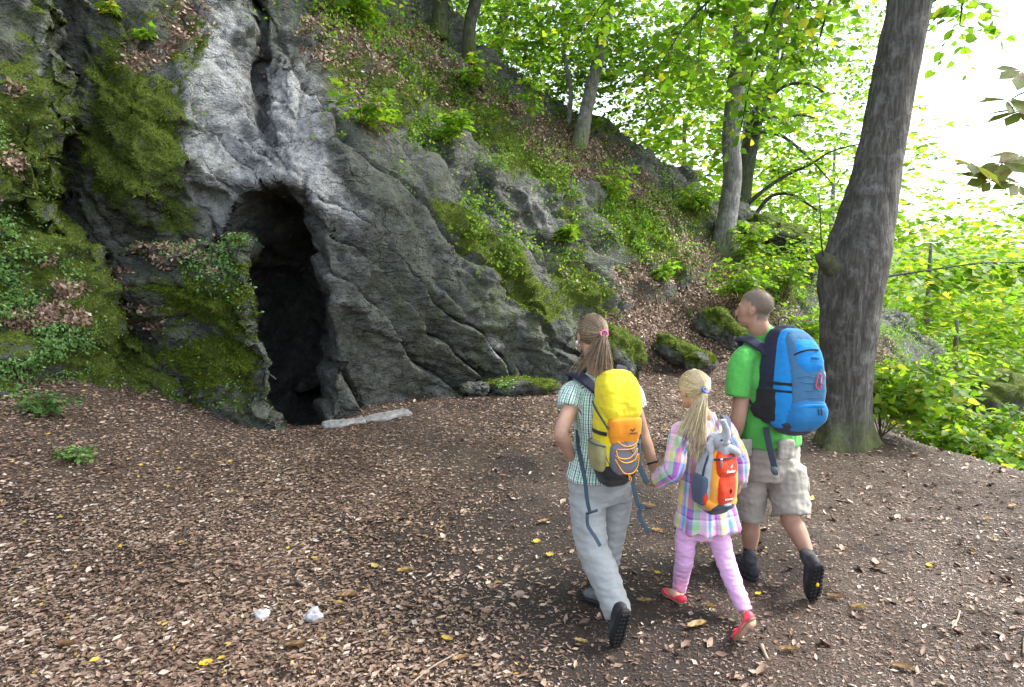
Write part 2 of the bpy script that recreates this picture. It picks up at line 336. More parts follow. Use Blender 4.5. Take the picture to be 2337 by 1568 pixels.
# main cliff with the cave, and the hillside right of it
CT = [(-300, -150, 8.6), (-300, 400, 8.4), (-300, 900, 8.4), (0, 0, 8.6), (0, 500, 8.5), (0, 900, 8.6),
      (170, -100, 8.5), (180, 60, 8.3), (180, 300, 8.0), (180, 560, 8.0), (300, -100, 9.0), (300, 80, 8.5), (300, 200, 7.9), (300, 350, 7.62), (300, 455, 7.6), (310, 500, 8.1), (330, 620, 8.4),
      (420, -80, 9.6), (430, 60, 9.1), (420, 150, 8.5), (430, 260, 8.1), (440, 350, 8.0), (440, 440, 8.0), (455, 520, 8.3), (450, 620, 8.6), (430, 760, 8.8), (430, 950, 8.9),
      (490, -100, 9.6), (480, 60, 9.2), (485, 200, 8.6), (470, 330, 8.35), (480, 450, 8.3), (490, 530, 8.4), (560, -60, 9.5), (560, 60, 9.4), (555, 170, 9.1), (545, 250, 8.8), (540, 330, 8.5), (560, 390, 8.4),
      (600, -100, 10.1), (592, 60, 9.9), (590, 170, 9.5), (600, 260, 8.9), (640, 130, 9.0), (640, 220, 8.65), (630, 320, 8.3), (640, 395, 8.2), (720, 60, 9.9), (710, 160, 9.2), (710, 260, 8.6), (700, 350, 8.3), (720, 420, 8.25),
      (780, 250, 8.95), (780, 340, 8.6), (770, 440, 8.35), (760, 560, 8.3), (770, 700, 8.15), (760, 800, 8.3), (745, 950, 8.35), (800, 960, 8.5),
      (860, 340, 9.2), (860, 450, 8.8), (860, 600, 8.6), (860, 750, 8.6), (860, 940, 8.75), (960, 420, 9.6), (960, 550, 9.2), (960, 700, 9.1), (960, 915, 9.25),
      (1060, 520, 9.9), (1060, 640, 9.6), (1060, 780, 9.6), (1060, 890, 9.75), (1150, 600, 10.1), (1160, 700, 10.0), (1160, 860, 10.1), (1240, 690, 10.4), (1250, 860, 10.35), (1310, 770, 10.6), (1330, 850, 10.7), (1430, 800, 11.0),
      (870, 230, 10.0), (860, 150, 10.8), (820, 60, 11.6), (820, -80, 12.3), (980, 330, 10.6), (960, 200, 11.8), (960, 60, 13.4), (980, -80, 14.4),
      (1090, 480, 10.7), (1060, 340, 11.2), (1050, 250, 12.4), (1100, 120, 14.0), (1180, 560, 10.9), (1180, 440, 11.3), (1130, 330, 12.0), (1200, 290, 13.4), (1260, 230, 15), (1270, 640, 11.1), (1250, 540, 11.3), (1290, 430, 12.2), (1310, 350, 14.0), (1400, 300, 16),
      (1370, 740, 11.2), (1360, 640, 11.6), (1370, 540, 12.4), (1430, 450, 14.3), (1480, 400, 15.5), (1440, 700, 12.0), (1480, 610, 12.7), (1530, 520, 14.2), (1600, 450, 16.0),
      (1480, 800, 11.4), (1550, 700, 12.9), (1600, 620, 14.0), (1650, 570, 15.2), (1560, 800, 11.7), (1650, 850, 11.6), (1700, 760, 12.6), (1700, 640, 14.2), (1760, 560, 16.4), (1850, 560, 18), (1800, 900, 11.6), (1800, 760, 13.4), (1850, 680, 15),
      (1950, 760, 14.6), (2000, 690, 18), (2050, 900, 14.0), (2100, 790, 17.5), (2200, 1000, 14.6), (2230, 900, 17), (2337, 1080, 15.2), (2330, 1000, 17.5), (2600, 1250, 16), (2600, 1180, 18)]
CREST = [(-300, -600, 9), (560, -500, 10), (800, -260, 12.5), (1000, -40, 14.0), (1090, 110, 15.0), (1260, 225, 15.6), (1400, 296, 16.4), (1500, 370, 16.8), (1640, 450, 17.2), (1760, 510, 17.6), (1850, 560, 18), (2000, 690, 18.2), (2110, 775, 18.2), (2230, 880, 18.2), (2330, 985, 18.4), (2600, 1160, 19)]
CAVE = np.array([at(x, y, 8.35)[[0, 2]] for x, y in [(530, 486), (562, 450), (600, 425), (640, 413), (684, 422), (722, 456), (746, 520), (756, 580), (760, 660), (764, 760), (760, 860), (756, 975), (756, 1040), (400, 1040), (380, 600), (500, 545)]])
HOLE = np.array([at(x, y, 9.6)[[0, 2]] for x, y in [(600, 925), (660, 918), (700, 930), (738, 968), (742, 1010), (590, 1010)]])
def pre_cliff(X, Z, Y):
    p = np.stack([X, 0 * X, Z], -1)
    d = poly_in(CAVE, X, Z) + 0.05 * fbm(p, 0.4, 3, 0.5, 91)
    Y = Y + np.where(d > 0, 3.0 * (1 - np.exp(-d / (0.22 + 0.95 * smooth(-3.1, -2.4, X)))), 0)
    Y = Y + np.where(d > 0, 0.22 * fbm(p * np.array([1.2, 1, 0.6]), 0.7, 3, 0.5, 92) * smooth(0, 0.3, d), 0)
    h = poly_in(HOLE, X, Z); Y = Y + np.where(h > 0, 2.2 * smooth(0, 0.25, h), 0)
    return Y
def masks_cliff(px, py, P, N):
    m = {}
    m['pale'] = np.clip(blobs(px, py, [(490, 120, 60, 190, 5, .8), (485, 380, 45, 190, -3, 1.0), (560, 40, 60, 60, 0, .35), (545, 190, 40, 55, 20, .55), (660, 190, 75, 70, 20, .85), (680, 300, 85, 110, 25, .85), (730, 400, 55, 95, -35, .8), (560, 300, 70, 90, 0, .55), (590, 390, 80, 40, 0, .6), (780, 470, 40, 80, -35, .6), (410, 170, 60, 60, 0, .35), (1120, 795, 32, 26, 0, .8), (1240, 470, 60, 80, -30, .5), (1110, 580, 55, 50, -40, .35), (1200, 720, 14, 30, 0, .4), (860, 560, 60, 150, -40, .18)]) , 0, 1.1)
    m['moss'] = np.clip(1.35 * blobs(px, py, [(290, 310, 130, 140, 10, 1.5), (240, 150, 70, 110, 0, 1.0), (340, 490, 120, 60, 25, .8), (400, 430, 60, 90, 0, .5), (440, 90, 50, 60, 40, .6), (370, 30, 110, 60, 0, .4), (800, 130, 130, 70, 35, .55), (900, 230, 120, 45, 40, .55), (960, 150, 120, 60, 40, .55), (1080, 260, 140, 45, 42, .8), (1180, 330, 100, 40, 42, .5),
        (1150, 600, 160, 26, 44, .95), (1210, 680, 90, 30, 44, .9), (1040, 500, 90, 30, 44, .55), (1260, 400, 90, 25, 55, .8), (1310, 520, 50, 22, 60, .8), (1330, 660, 100, 45, 48, .95), (1400, 780, 60, 55, 45, .9), (1500, 560, 80, 70, 40, .8), (1560, 610, 40, 60, 60, .7), (1430, 480, 110, 50, 35, .55), (1560, 480, 110, 50, 35, .55), (1330, 300, 120, 50, 35, .5), (1760, 640, 100, 60, 25, .7), (1800, 560, 90, 40, 25, .8), (1560, 700, 60, 40, 40, .35), (1620, 770, 80, 40, 40, .45), (2100, 900, 140, 60, 40, .45), (2250, 960, 70, 80, 30, .75), (1150, 890, 120, 30, 0, .45)]), 0, 1)
    m['litter'] = np.clip(blobs(px, py, [(420, 60, 60, 70, 40, 1.0), (300, 110, 60, 60, 0, .7), (760, 60, 90, 90, 40, .8), (860, 160, 110, 50, 40, .65), (930, 80, 110, 60, 20, .9), (1000, 200, 130, 50, 40, .5), (1150, 240, 120, 45, 40, .7), (860, 260, 90, 45, 50, .5), (1280, 340, 120, 55, 38, .95), (1380, 370, 100, 45, 35, .9), (1450, 420, 90, 40, 35, .7), (1560, 530, 90, 35, 40, .8), (1620, 620, 100, 55, 50, .95), (1530, 680, 110, 70, 30, 1.1), (1470, 760, 110, 70, 10, 1.1), (1560, 800, 200, 60, 0, 1.1), (1750, 860, 200, 90, 0, 1.1), (1700, 700, 100, 90, 30, .8), (2000, 850, 160, 80, 40, .8), (2200, 1030, 200, 60, 30, 1.0), (1180, 520, 80, 20, 44, .5), (1290, 620, 60, 20, 50, .5), (1420, 640, 50, 40, 0, .5), (590, 130, 16, 90, 0, .4)]), 0, 1.2)
    m['tint'] = np.clip(0.35 + blobs(px, py, [(1150, 720, 180, 160, 0, .8), (950, 650, 180, 260, 0, .15), (400, 400, 200, 250, 0, .5), (650, 300, 170, 260, 0, -.6), (650, 700, 120, 300, 0, -.5)]) + 0.1 * (px > 1300), 0, 1)
    return m
def disp_cliff(P, px, py, m):
    dcv = poly_in(CAVE, P[:, 0], P[:, 2]); face = np.clip(1 - np.clip(m['litter'], 0, 1) * 0.7, 0.15, 1) * (1 - 0.8 * np.exp(-(dcv / 0.14) ** 2)) * (1 - 0.6 * smooth(0.0, 0.1, dcv))
    rgt = smooth(640, 840, px)
    d = bed_disp(P, 0.25, 0.52, seed=2) * (0.25 + 0.75 * rgt) * (0.5 + 0.5 * face) + bed_disp(P, 0.11, 0.23, seed=8) * smooth(-0.15, 0.6, fbm(P, 1.1, 2, 0.5, 19)) * (0.35 + 0.65 * rgt) * face
    d = d + 0.10 * fbm(P, 0.9, 3, 0.5, 21) + rock_fine(P, 1.0) * face * (1 - 0.25 * rgt)
    # steep fissures and runnels above the cave
    q = P[:, 0] + 0.15 * fbm(P, 0.8, 2, 0.5, 51); d = d - 0.10 * np.exp(-((np.mod(q + 0.1 * P[:, 2], 0.62) - 0.3) / 0.03) ** 2) * (1 - rgt) * smooth(-0.1, 0.5, vnoise(P, 0.9, 52))
    pock = worley(P, 0.09, 71)[0]; d = d - 0.02 * smooth(0.32, 0.1, pock) * np.clip(m['pale'], 0, 1)
    crack = np.exp(-(((px - 592 - 6 * np.sin(py / 40)) / 9) ** 2)) * smooth(330, 260, py); d = d - 0.45 * crack
    step = smooth(0.0, 0.5, fbm(P * np.array([1, 1, 1.6]), 0.8, 3, 0.5, 33)); d = d + 0.10 * step * smooth(900, 1100, px)
    d = d + 0.09 * fbm(P, 0.45, 3, 0.6, 35) * np.clip(m['moss'], 0, 1)
    return d
xs = np.r_[np.linspace(-9, -5.2, 30, endpoint=False), np.arange(-5.2, 1.6, 0.025), np.linspace(1.6, 8, 150, endpoint=False), np.linspace(8, 17.5, 120)]
zs = np.r_[np.linspace(-9, -1.0, 110, endpoint=False), np.arange(-1.0, 6.6, 0.027), np.linspace(6.6, 9.5, 50)]
cliff = sheet('rocky_hillside', CT, xs, zs, CREST, None, pre_cliff, disp_cliff, masks_cliff, kind='structure')
# far-left mossy buttress
CL = [(-500, 1000, 4.6), (-250, 920, 5.3), (-100, 890, 5.9), (0, 880, 6.35), (150, 880, 7.0), (300, 905, 7.4), (430, 912, 7.7), (480, 940, 7.95),
      (-500, 600, 5.0), (-500, 100, 5.4), (-250, 650, 5.7), (0, 640, 6.55), (120, 620, 6.95), (200, 700, 7.2), (250, 790, 7.35), (350, 860, 7.6),
      (-250, 300, 6.2), (0, 300, 6.85), (130, 300, 7.2), (160, 500, 7.2), (60, 450, 6.7), (0, 0, 7.3), (120, 0, 7.7), (60, 120, 7.25), (-250, 0, 6.7), (0, -250, 7.9), (140, -250, 8.2), (-250, -300, 7.4)]
EL = [(135, -300, 8.2), (142, 0, 7.8), (150, 150, 7.5), (160, 300, 7.3), (172, 450, 7.25), (198, 560, 7.15), (240, 680, 7.2), (300, 770, 7.45), (390, 850, 7.65), (470, 920, 7.9), (480, 1000, 8)]
def masks_left(px, py, P, N):
    m = {'pale': np.clip(blobs(px, py, [(110, 40, 22, 60, 10, .6), (110, 140, 25, 60, 0, .45), (40, 60, 30, 40, 0, .2), (160, 620, 20, 30, 0, .5), (60, 720, 40, 30, 0, .2)]), 0, 1)}
    m['moss'] = np.clip(0.46 + blobs(px, py, [(50, 250, 110, 120, 20, .6), (110, 400, 90, 160, 0, .6), (160, 620, 60, 130, -20, .8), (230, 790, 120, 70, 35, .9), (330, 870, 90, 40, 25, .7), (60, 560, 90, 70, 0, .3), (30, 60, 40, 60, 0, -.3), (120, 60, 25, 80, 0, -.3), (130, 780, 40, 50, 0, -.3)]), 0, 1)
    m['litter'] = np.clip(blobs(px, py, [(60, 350, 60, 25, 30, .7), (40, 470, 50, 20, 20, .45), (110, 720, 90, 30, 10, .9), (150, 660, 60, 25, 0, .5), (40, 200, 40, 14, 20, .6), (140, 590, 50, 20, 0, .4)]), 0, 1)
    m['tint'] = np.full(len(px), 0.9); return m
def disp_left(P, px, py, m):
    f1, f2, cid = worley(P, 0.75, 13)
    return bed_disp(P, 0.10, 0.42, seed=12) + 0.16 * (cid - 0.5) - 0.12 * f1 + 0.12 * fbm(P, 0.7, 4, 0.55, 14) + rock_fine(P, 1.2) + 0.07 * fbm(P, 0.2, 3, 0.6, 15) * m['moss']
sheet('mossy_buttress', CL, np.r_[np.linspace(-9, -5.6, 60, endpoint=False), np.arange(-5.6, -3.0, 0.025)], np.arange(-0.4, 7.2, 0.029), None, EL, None, disp_left, masks_left, 'moss-covered rock buttress at the far left edge, left of the dark crack', 'rock')
# block left of the cave mouth
CB = [(180, 620, 8.3), (180, 800, 8.3), (250, 570, 8.1), (270, 640, 8.0), (300, 700, 7.95), (330, 800, 7.9), (400, 585, 7.65), (420, 660, 7.5), (400, 740, 7.62), (420, 800, 7.65), (430, 900, 7.75), (540, 575, 7.75), (540, 640, 7.5), (560, 700, 7.5), (595, 700, 7.65), (500, 740, 7.45), (500, 800, 7.5), (600, 800, 7.65), (480, 900, 7.55), (600, 920, 7.7), (560, 950, 7.6), (640, 975, 7.9), (560, 1040, 7.6), (400, 1000, 7.75)]
EB = [(556, 500, 7.8), (562, 545, 7.75), (585, 620, 7.65), (600, 700, 7.65), (607, 780, 7.65), (613, 850, 7.7), (622, 920, 7.75), (648, 982, 7.9), (680, 1060, 8)]
CRB = [(120, 575, 8.2), (250, 565, 8.1), (300, 553, 7.8), (420, 558, 7.6), (500, 556, 7.6), (565, 548, 7.75), (660, 548, 7.9)]
def masks_block(px, py, P, N):
    m = {'pale': np.clip(blobs(px, py, [(590, 800, 25, 150, 0, .25), (470, 905, 50, 14, 0, .5)]), 0, 1)}
    m['moss'] = np.clip(0.32 + blobs(px, py, [(470, 690, 90, 60, 20, .8), (480, 830, 80, 70, 0, .85), (560, 860, 50, 60, 0, .5), (390, 690, 50, 50, 0, .4), (560, 640, 40, 60, 0, .4), (420, 850, 60, 30, 20, .5), (340, 620, 70, 30, 20, -.25), (600, 850, 14, 120, 0, -.35), (430, 760, 60, 25, 20, -.3)]), 0, 1)
    m['litter'] = np.clip(blobs(px, py, [(400, 560, 150, 16, 2, .9), (300, 720, 60, 45, 40, .9), (250, 640, 40, 50, 0, .8), (470, 595, 60, 25, 30, .5)]), 0, 1.2)
    m['tint'] = np.full(len(px), 1.0); return m
def disp_block(P, px, py, m):
    f1, f2, cid = worley(P, 0.5, 53)
    return bed_disp(P, 0.10, 0.34, 0.35, 0.93, seed=32) * 0.8 + 0.12 * (cid - 0.5) - 0.08 * f1 + 0.07 * fbm(P, 0.5, 4, 0.55, 34) + rock_fine(P, 0.8) + 0.05 * fbm(P, 0.16, 3, 0.6, 35) * m['moss']
sheet('mossy_rock_block', CB, np.arange(-5.3, -2.3, 0.02), np.arange(-0.5, 2.7, 0.02), CRB, EB, None, disp_block, masks_block, 'mossy rock block with leafy ledge, left of the cave mouth', 'rock', slide=-0.42)
# ================================================================== leaves and ground cover
def frames(d, n):
    d = norm(d); n = norm(n - (n * d).sum(-1, keepdims=True) * d); b = np.cross(n, d); return d, b, n
def stamp(T, F, pos, d, n, size, zs=None, ws=None):
    """copies of template T (k,3: x along, y across, z up) -> one vertex and face array"""
    d, b, n = frames(d, n); N = len(pos); k = len(T); size = np.broadcast_to(np.asarray(size, float), (N,))
    zs = np.ones(N) if zs is None else zs; ws = np.ones(N) if ws is None else ws
    V = pos[:, None] + size[:, None, None] * (T[None, :, 0, None] * d[:, None] + T[None, :, 1, None] * ws[:, None, None] * b[:, None] + T[None, :, 2, None] * zs[:, None, None] * n[:, None])
    Fs = (F[None] + (np.arange(N) * k)[:, None, None]).reshape(-1, F.shape[1])
    return V.reshape(-1, 3), Fs
T_DRY = np.array([[0, 0, .02], [.28, .27, .10], [.30, -.24, .07], [.70, .22, .16], [.66, -.25, .05], [1, 0.04, .14], [.48, 0.01, -.04]]); F_DRY = np.array([[0, 6, 1], [0, 2, 6], [1, 6, 3], [2, 4, 6], [3, 6, 5], [6, 4, 5]])
T_CHIP = np.array([[0, -.16, 0], [0, .16, .02], [.55, .2, .12], [1, -.05, 0.02]]); F_CHIP = np.array([[0, 3, 2], [0, 2, 1]])
T_SHARD = np.array([[0, -.14, 0], [.35, .26, .06], [1, -.02, .03]]); F_SHARD = np.array([[0, 2, 1]])
T_FRAG = np.array([[0, .03, 0], [.38, .30, .08], [.5, -.26, .04], [.52, 0.02, -.03], [1, -.06, .09]]); F_FRAG = np.array([[0, 3, 1], [0, 2, 3], [1, 3, 4], [3, 2, 4]])
T_QUAD = np.array([[0, .02, .02], [.45, .30, .12], [1, -.04, .06], [.5, -.28, .0]]); F_QUAD = np.array([[0, 3, 2], [0, 2, 1]])
T_BLADE = np.array([[0, -.10, 0], [0, .10, 0], [1, 0, .25]]); F_BLADE = np.array([[0, 1, 2]])
T_OVAL = np.array([[0, 0, 0], [.3, .27, .05], [.3, -.27, .05], [.68, .24, .03], [.68, -.24, .03], [1, 0, -.10], [.48, 0, -.02]]); F_OVAL = np.array([[0, 6, 1], [0, 2, 6], [1, 6, 3], [2, 4, 6], [3, 6, 5], [6, 4, 5]])
T_HEART = np.array([[0.06, 0, 0], [-.06, .22, .03], [-.06, -.22, .03], [.25, .43, .07], [.25, -.43, .07], [.62, .33, .02], [.62, -.33, .02], [1.03, 0, -.14], [.4, 0, -.02]])
F_HEART = np.array([[0, 8, 1], [1, 8, 3], [3, 8, 5], [5, 8, 7], [0, 2, 8], [2, 4, 8], [4, 6, 8], [6, 7, 8]])
T_BROAD = np.array([[0.05, 0, 0], [.20, .43, .06], [.20, -.43, .06], [.62, .33, .02], [.62, -.33, .02], [1.03, 0, -.14], [.4, 0, -.02]])
_ma = [(0, 0.0), (130, .42), (100, .30), (62, .62), (42, .40), (22, .55), (0, 1.0)]   # palmate outline: angle, reach
T_MAPLE = np.array([[0, 0, 0]] + [[.12 + r * math.cos(math.radians(a)) * .85, r * math.sin(math.radians(a)) * .85, -.10 * r + (.04 if r < .45 else 0)] for a, r in _ma[1:]] + [[.12 + r * math.cos(math.radians(a)) * .85, -r * math.sin(math.radians(a)) * .85, -.10 * r + (.04 if r < .45 else 0)] for a, r in _ma[-2:0:-1]] )
F_MAPLE = np.array([[0, i + 1, i] for i in range(1, len(T_MAPLE) - 1)])
T_LANCE = np.array([[0, 0, 0], [.35, .13, .03], [.35, -.13, .03], [.7, .20, .02], [.7, -.20, .02], [1, 0, -.06], [.6, 0, -.02]]); F_LANCE = F_OVAL
def scatter(name, sh, n, wfun, rng=RNG):
    s = SHEETS[sh]; F = s['F']; P = s['P']; a, b, c = P[F[:, 0]], P[F[:, 1]], P[F[:, 3]]
    ar = np.linalg.norm(np.cross(b - a, c - a), axis=1); wt = ar * np.clip((wfun(s) * s['m']['vis'])[F].mean(1), 0, None)
    wt = wt / wt.sum(); i = rng.choice(len(F), n, p=wt); u, v = rng.random((2, n, 1))
    p = a[i] + u * (b[i] - a[i]) + v * (c[i] - a[i]); return p, norm(s['N'][F[i, 0]])
def leaf_mat(name, stops, trans=0.45, rough=0.55, spec=0.35, tcol=None):
    t = NT(name); v = t.attr('var'); c = t.ramp(v, stops)
    if trans <= 0:
        t.col(c); return t.fin(rough, spec)
    t.col(c); t.fin(rough, spec)
    tr = t.n('ShaderNodeBsdfTranslucent'); t.l(t.mix(1.0, c, tcol or (1.9, 1.8, 0.9), 'MULTIPLY'), tr.inputs['Color'])
    mx = t.n('ShaderNodeMixShader'); mx.inputs[0].default_value = trans
    t.l(t.b.outputs[0], mx.inputs[1]); t.l(tr.outputs[0], mx.inputs[2]); t.l(mx.outputs[0], t.out.inputs['Surface']); return t.m
M_DRY = leaf_mat('dry_leaf', [(0.0, (0.030, 0.018, 0.013)), (0.3, (0.105, 0.062, 0.043)), (0.6, (0.22, 0.14, 0.096)), (0.85, (0.36, 0.255, 0.188)), (0.955, (0.50, 0.41, 0.335)), (0.975, (0.42, 0.25, 0.03)), (1.0, (0.5, 0.4, 0.05))], 0.0, 0.6, 0.4)
M_CHIP = leaf_mat('leaf_crumb', [(0.0, (0.024, 0.015, 0.012)), (0.4, (0.085, 0.053, 0.039)), (0.7, (0.18, 0.118, 0.088)), (0.9, (0.32, 0.24, 0.195)), (1.0, (0.48, 0.42, 0.385))], 0.0, 0.55, 0.45)
M_MOSS = leaf_mat('moss_blade', [(0.0, (0.035, 0.06, 0.007)), (0.5, (0.095, 0.14, 0.016)), (1.0, (0.21, 0.27, 0.035))], 0.3, 0.8, 0.1)
M_HERB = leaf_mat('herb_leaf', [(0.0, (0.05, 0.11, 0.035)), (0.5, (0.11, 0.22, 0.06)), (1.0, (0.20, 0.34, 0.10))], 0.35, 0.45, 0.4)
M_LIME = leaf_mat('fresh_leaf', [(0.0, (0.055, 0.14, 0.012)), (0.5, (0.11, 0.23, 0.018)), (0.9, (0.19, 0.32, 0.03)), (1.0, (0.35, 0.36, 0.05))], 0.6, 0.45, 0.35)
M_STEM = simple_mat('stem', (0.11, 0.09, 0.055), 0.8, 0.2, 0.3, 8)
def rand_dirs(n, rng=RNG):
    a = rng.random(n) * 2 * np.pi; return np.stack([np.cos(a), np.sin(a), 0 * a], -1)
# ---- leaf litter on the forest floor
def ground_pts(n, wf):
    out = []
    while sum(len(o) for o in out) < n:
        m = n * 4; y = 1.9 + 10.2 * RNG.random(m) ** 1.25; x = (RNG.random(m) * 2 - 1) * (0.86 * y + 1.7)
        w = wf(x, y) * np.minimum(1, 0.6 + 3.2 / y); k = (RNG.random(m) < w) & ~((y > 8.4) & (x < -2.2)); out.append(np.stack([x[k], y[k]], -1))
    q = np.concatenate(out)[:n]; z = ground_z(q[:, 0], q[:, 1])
    e = 0.03; nx = -(ground_z(q[:, 0] + e, q[:, 1]) - z) / e; ny = -(ground_z(q[:, 0], q[:, 1] + e) - z) / e
    return np.c_[q, z], norm(np.stack([nx, ny, 1 + 0 * z], -1))
def left_w(x, y):
    p = np.stack([x, y, 0 * x], -1); return np.clip(smooth(0.5, -1.6, x + 0.25 * (y - 5) + 0.7 * fbm(p, 1.4, 3, 0.5, 201)) , 0.0, 1)
def path_w(x, y):
    p = np.stack([x, y, 0 * x], -1)
    bare = np.exp(-(((x - 3.6) / 1.3) ** 2 + ((y - 7.0) / 0.5) ** 2)) * 0.8 + 0.5 * smooth(0.1, 0.7, fbm(p, 0.9, 3, 0.5, 77)) + 0.45 * np.exp(-(((x - 0.7) / 1.1) ** 2 + ((y - 3.7) / 0.7) ** 2)) + 0.5 * np.exp(-(((x + 0.25) / 0.8) ** 2 + ((y - 5.0) / 1.2) ** 2))
    return np.clip(1 - 0.85 * bare, 0.1, 1)
def edge_ok(x, y): return np.where(x < np.where(y < 7.4, 4.35 + (7.4 - y) * 0.62, 4.35), 1.0, 0.25)
def litter(name, n, wf, T, F, lo, hi, mat, tilt, zlo, zhi, bias, lift):
    p, nn = ground_pts(n, wf); nn = norm(nn + tilt * RNG.normal(size=(n, 3)) * np.array([1, 1, .4])); sz = lo + (hi - lo) * RNG.random(n) ** 1.6
    V, Fs = stamp(T, F, p + nn * (0.002 + lift * RNG.random((n, 1))), rand_dirs(n) + 0 * p, nn, sz, zlo + (zhi - zlo) * RNG.random(n), 0.45 + 0.75 * RNG.random(n))
    var = np.repeat(np.clip(bias + 0.22 * RNG.normal(size=n) + 0.12 * fbm(p, 0.8, 2, 0.5, 205), 0.0, 0.95), len(T)); y = np.repeat(RNG.random(n), len(T)); var = np.where(y < 0.008, 0.985, var)
    return tag(mesh_np(name, V, Fs, mat, attrs={'var': var}, smooth_sh=False), kind='stuff')
litter('leaf_litter', 42000, lambda x, y: left_w(x, y), T_FRAG, F_FRAG, 0.026, 0.062, M_DRY, 0.24, 0.1, 1.8, 0.58, 0.014)
litter('broken_leaf_litter', 120000, lambda x, y: left_w(x, y), T_QUAD, F_QUAD, 0.010, 0.038, M_DRY, 0.26, 0.1, 1.7, 0.54, 0.010)
litter('trodden_leaf_crumbs', 205000, lambda x, y: (1 - 0.75 * left_w(x, y)) * path_w(x, y) * edge_ok(x, y), T_SHARD, F_SHARD, 0.008, 0.034, M_CHIP, 0.22, 0.1, 1.4, 0.50, 0.005)
litter('scattered_leaves', 16000, lambda x, y: (1 - 0.9 * left_w(x, y)) * (0.35 + 0.65 * smooth(0.5, 3.5, x)) * edge_ok(x, y), T_FRAG, F_FRAG, 0.012, 0.046, M_DRY, 0.25, 0.2, 1.8, 0.60, 0.006)
litter('larger_leaves', 1500, lambda x, y: (0.35 + 0.65 * smooth(-0.5, 3.0, x)) * edge_ok(x, y), T_DRY, F_DRY, 0.045, 0.085, M_DRY, 0.3, 0.8, 3.2, 0.66, 0.01)
litter('gully_leaves', 30000, lambda x, y: smooth(6.3, 7.8, y) * smooth(-1.6, 0.2, x) * smooth(4.6, 4.0, x) * (1 - 0.8 * np.exp(-(((x - 3.6) / 1.0) ** 2 + ((y - 7.0) / 0.45) ** 2))), T_QUAD, F_QUAD, 0.018, 0.055, M_DRY, 0.28, 0.2, 1.8, 0.58, 0.008)
# ---- leaves lying on the slope, moss cushions
def hill_litter(name, sh, n, thr, seed):
    p, nn = scatter(name, sh, n, lambda s: smooth(thr, thr + 0.35, s['m']['litter']) * smooth(-0.1, 0.35, s['N'][:, 2]))
    nn = norm(nn + 0.3 * RNG.normal(size=(n, 3))); sz = 0.035 + 0.045 * RNG.random(n)
    V, F = stamp(T_QUAD, F_QUAD, p + nn * 0.012, RNG.normal(size=(n, 3)), nn, sz, 0.3 + 1.5 * RNG.random(n), 0.6 + 0.6 * RNG.random(n))
    return tag(mesh_np(name, V, F, M_DRY, attrs={'var': np.repeat(np.clip(0.58 + 0.2 * RNG.normal(size=n), 0, 0.95), len(T_QUAD))}, smooth_sh=False), kind='stuff')
hill_litter('leaves_on_slope', 'rocky_hillside', 46000, 0.3, 1); hill_litter('leaves_on_buttress', 'mossy_buttress', 3500, 0.25, 2); hill_litter('leaves_on_ledge', 'mossy_rock_block', 3500, 0.25, 3)
def moss(name, sh, n, thr):
    def wf(s):
        return smooth(thr, thr + 0.3, s['m']['moss'] + 0.22 * fbm(s['P'], 0.22, 3, 0.6, 301))
    p, nn = scatter(name, sh, n, wf); d = norm(nn * 0.7 + 0.55 * RNG.normal(size=(n, 3)) + np.array([0, 0, .25])); sz = 0.018 + 0.03 * RNG.random(n)
    V, F = stamp(T_BLADE, F_BLADE, p - nn * 0.004, d, RNG.normal(size=(n, 3)), sz, None, 1.2 + RNG.random(n))
    return tag(mesh_np(name, V, F, M_MOSS, attrs={'var': np.repeat(np.clip(0.5 + 0.25 * RNG.normal(size=n) + 0.25 * fbm(p, 0.35, 2, 0.5, 303), 0, 1), 3)}, smooth_sh=False), kind='stuff')
moss('moss_on_hillside', 'rocky_hillside', 120000, 0.32); moss('moss_on_buttress', 'mossy_buttress', 60000, 0.42); moss('moss_on_block', 'mossy_rock_block', 35000, 0.42)
# ---- low herbs and ivy rooting in the rock
def herbs(name, sh, n, spots, lo, hi, T, F, mat, lift, base=0.0, vb=0.5):
    def wf(s):
        px, py = proj(s['P']); w = np.clip(blobs(px, py, spots), 0, 1) + base
        return w * smooth(-0.05, 0.35, fbm(s['P'], 0.30, 3, 0.6, len(name)))
    p, nn = scatter(name, sh, n, wf); up = norm(nn * 0.6 + np.array([0.1, -0.2, 0.8]) + 0.35 * RNG.normal(size=(n, 3)))
    q = p + norm(nn + np.array([0, 0, .7])) * (lift * RNG.random((n, 1)) ** 1.5); sz = lo + (hi - lo) * RNG.random(n)
    V, Fs = stamp(T, F, q, RNG.normal(size=(n, 3)), up, sz, None, 0.8 + 0.4 * RNG.random(n))
    return tag(mesh_np(name, V, Fs, mat, attrs={'var': np.repeat(np.clip(vb + 0.22 * RNG.normal(size=n), 0, 1), len(T))}, smooth_sh=False), kind='stuff')
herbs('herbs_on_buttress', 'mossy_buttress', 9000, [(20, 680, 110, 90, 20, 1), (90, 800, 90, 90, 45, 1), (-20, 560, 60, 60, 0, .5), (40, 330, 80, 60, 0, .25), (110, 450, 50, 60, 0, .12), (330, 900, 60, 30, 20, .2)], 0.02, 0.045, T_OVAL, F_OVAL, M_HERB, 0.16, vb=0.6)
herbs('ivy_on_block', 'mossy_rock_block', 3600, [(530, 600, 45, 40, 0, 1), (470, 610, 60, 30, 20, .7), (500, 660, 60, 60, 0, .4), (380, 570, 60, 14, 0, .4), (440, 760, 40, 60, 0, .2), (530, 900, 60, 60, 0, .3)], 0.022, 0.05, T_OVAL, F_OVAL, M_HERB, 0.10, vb=0.65)
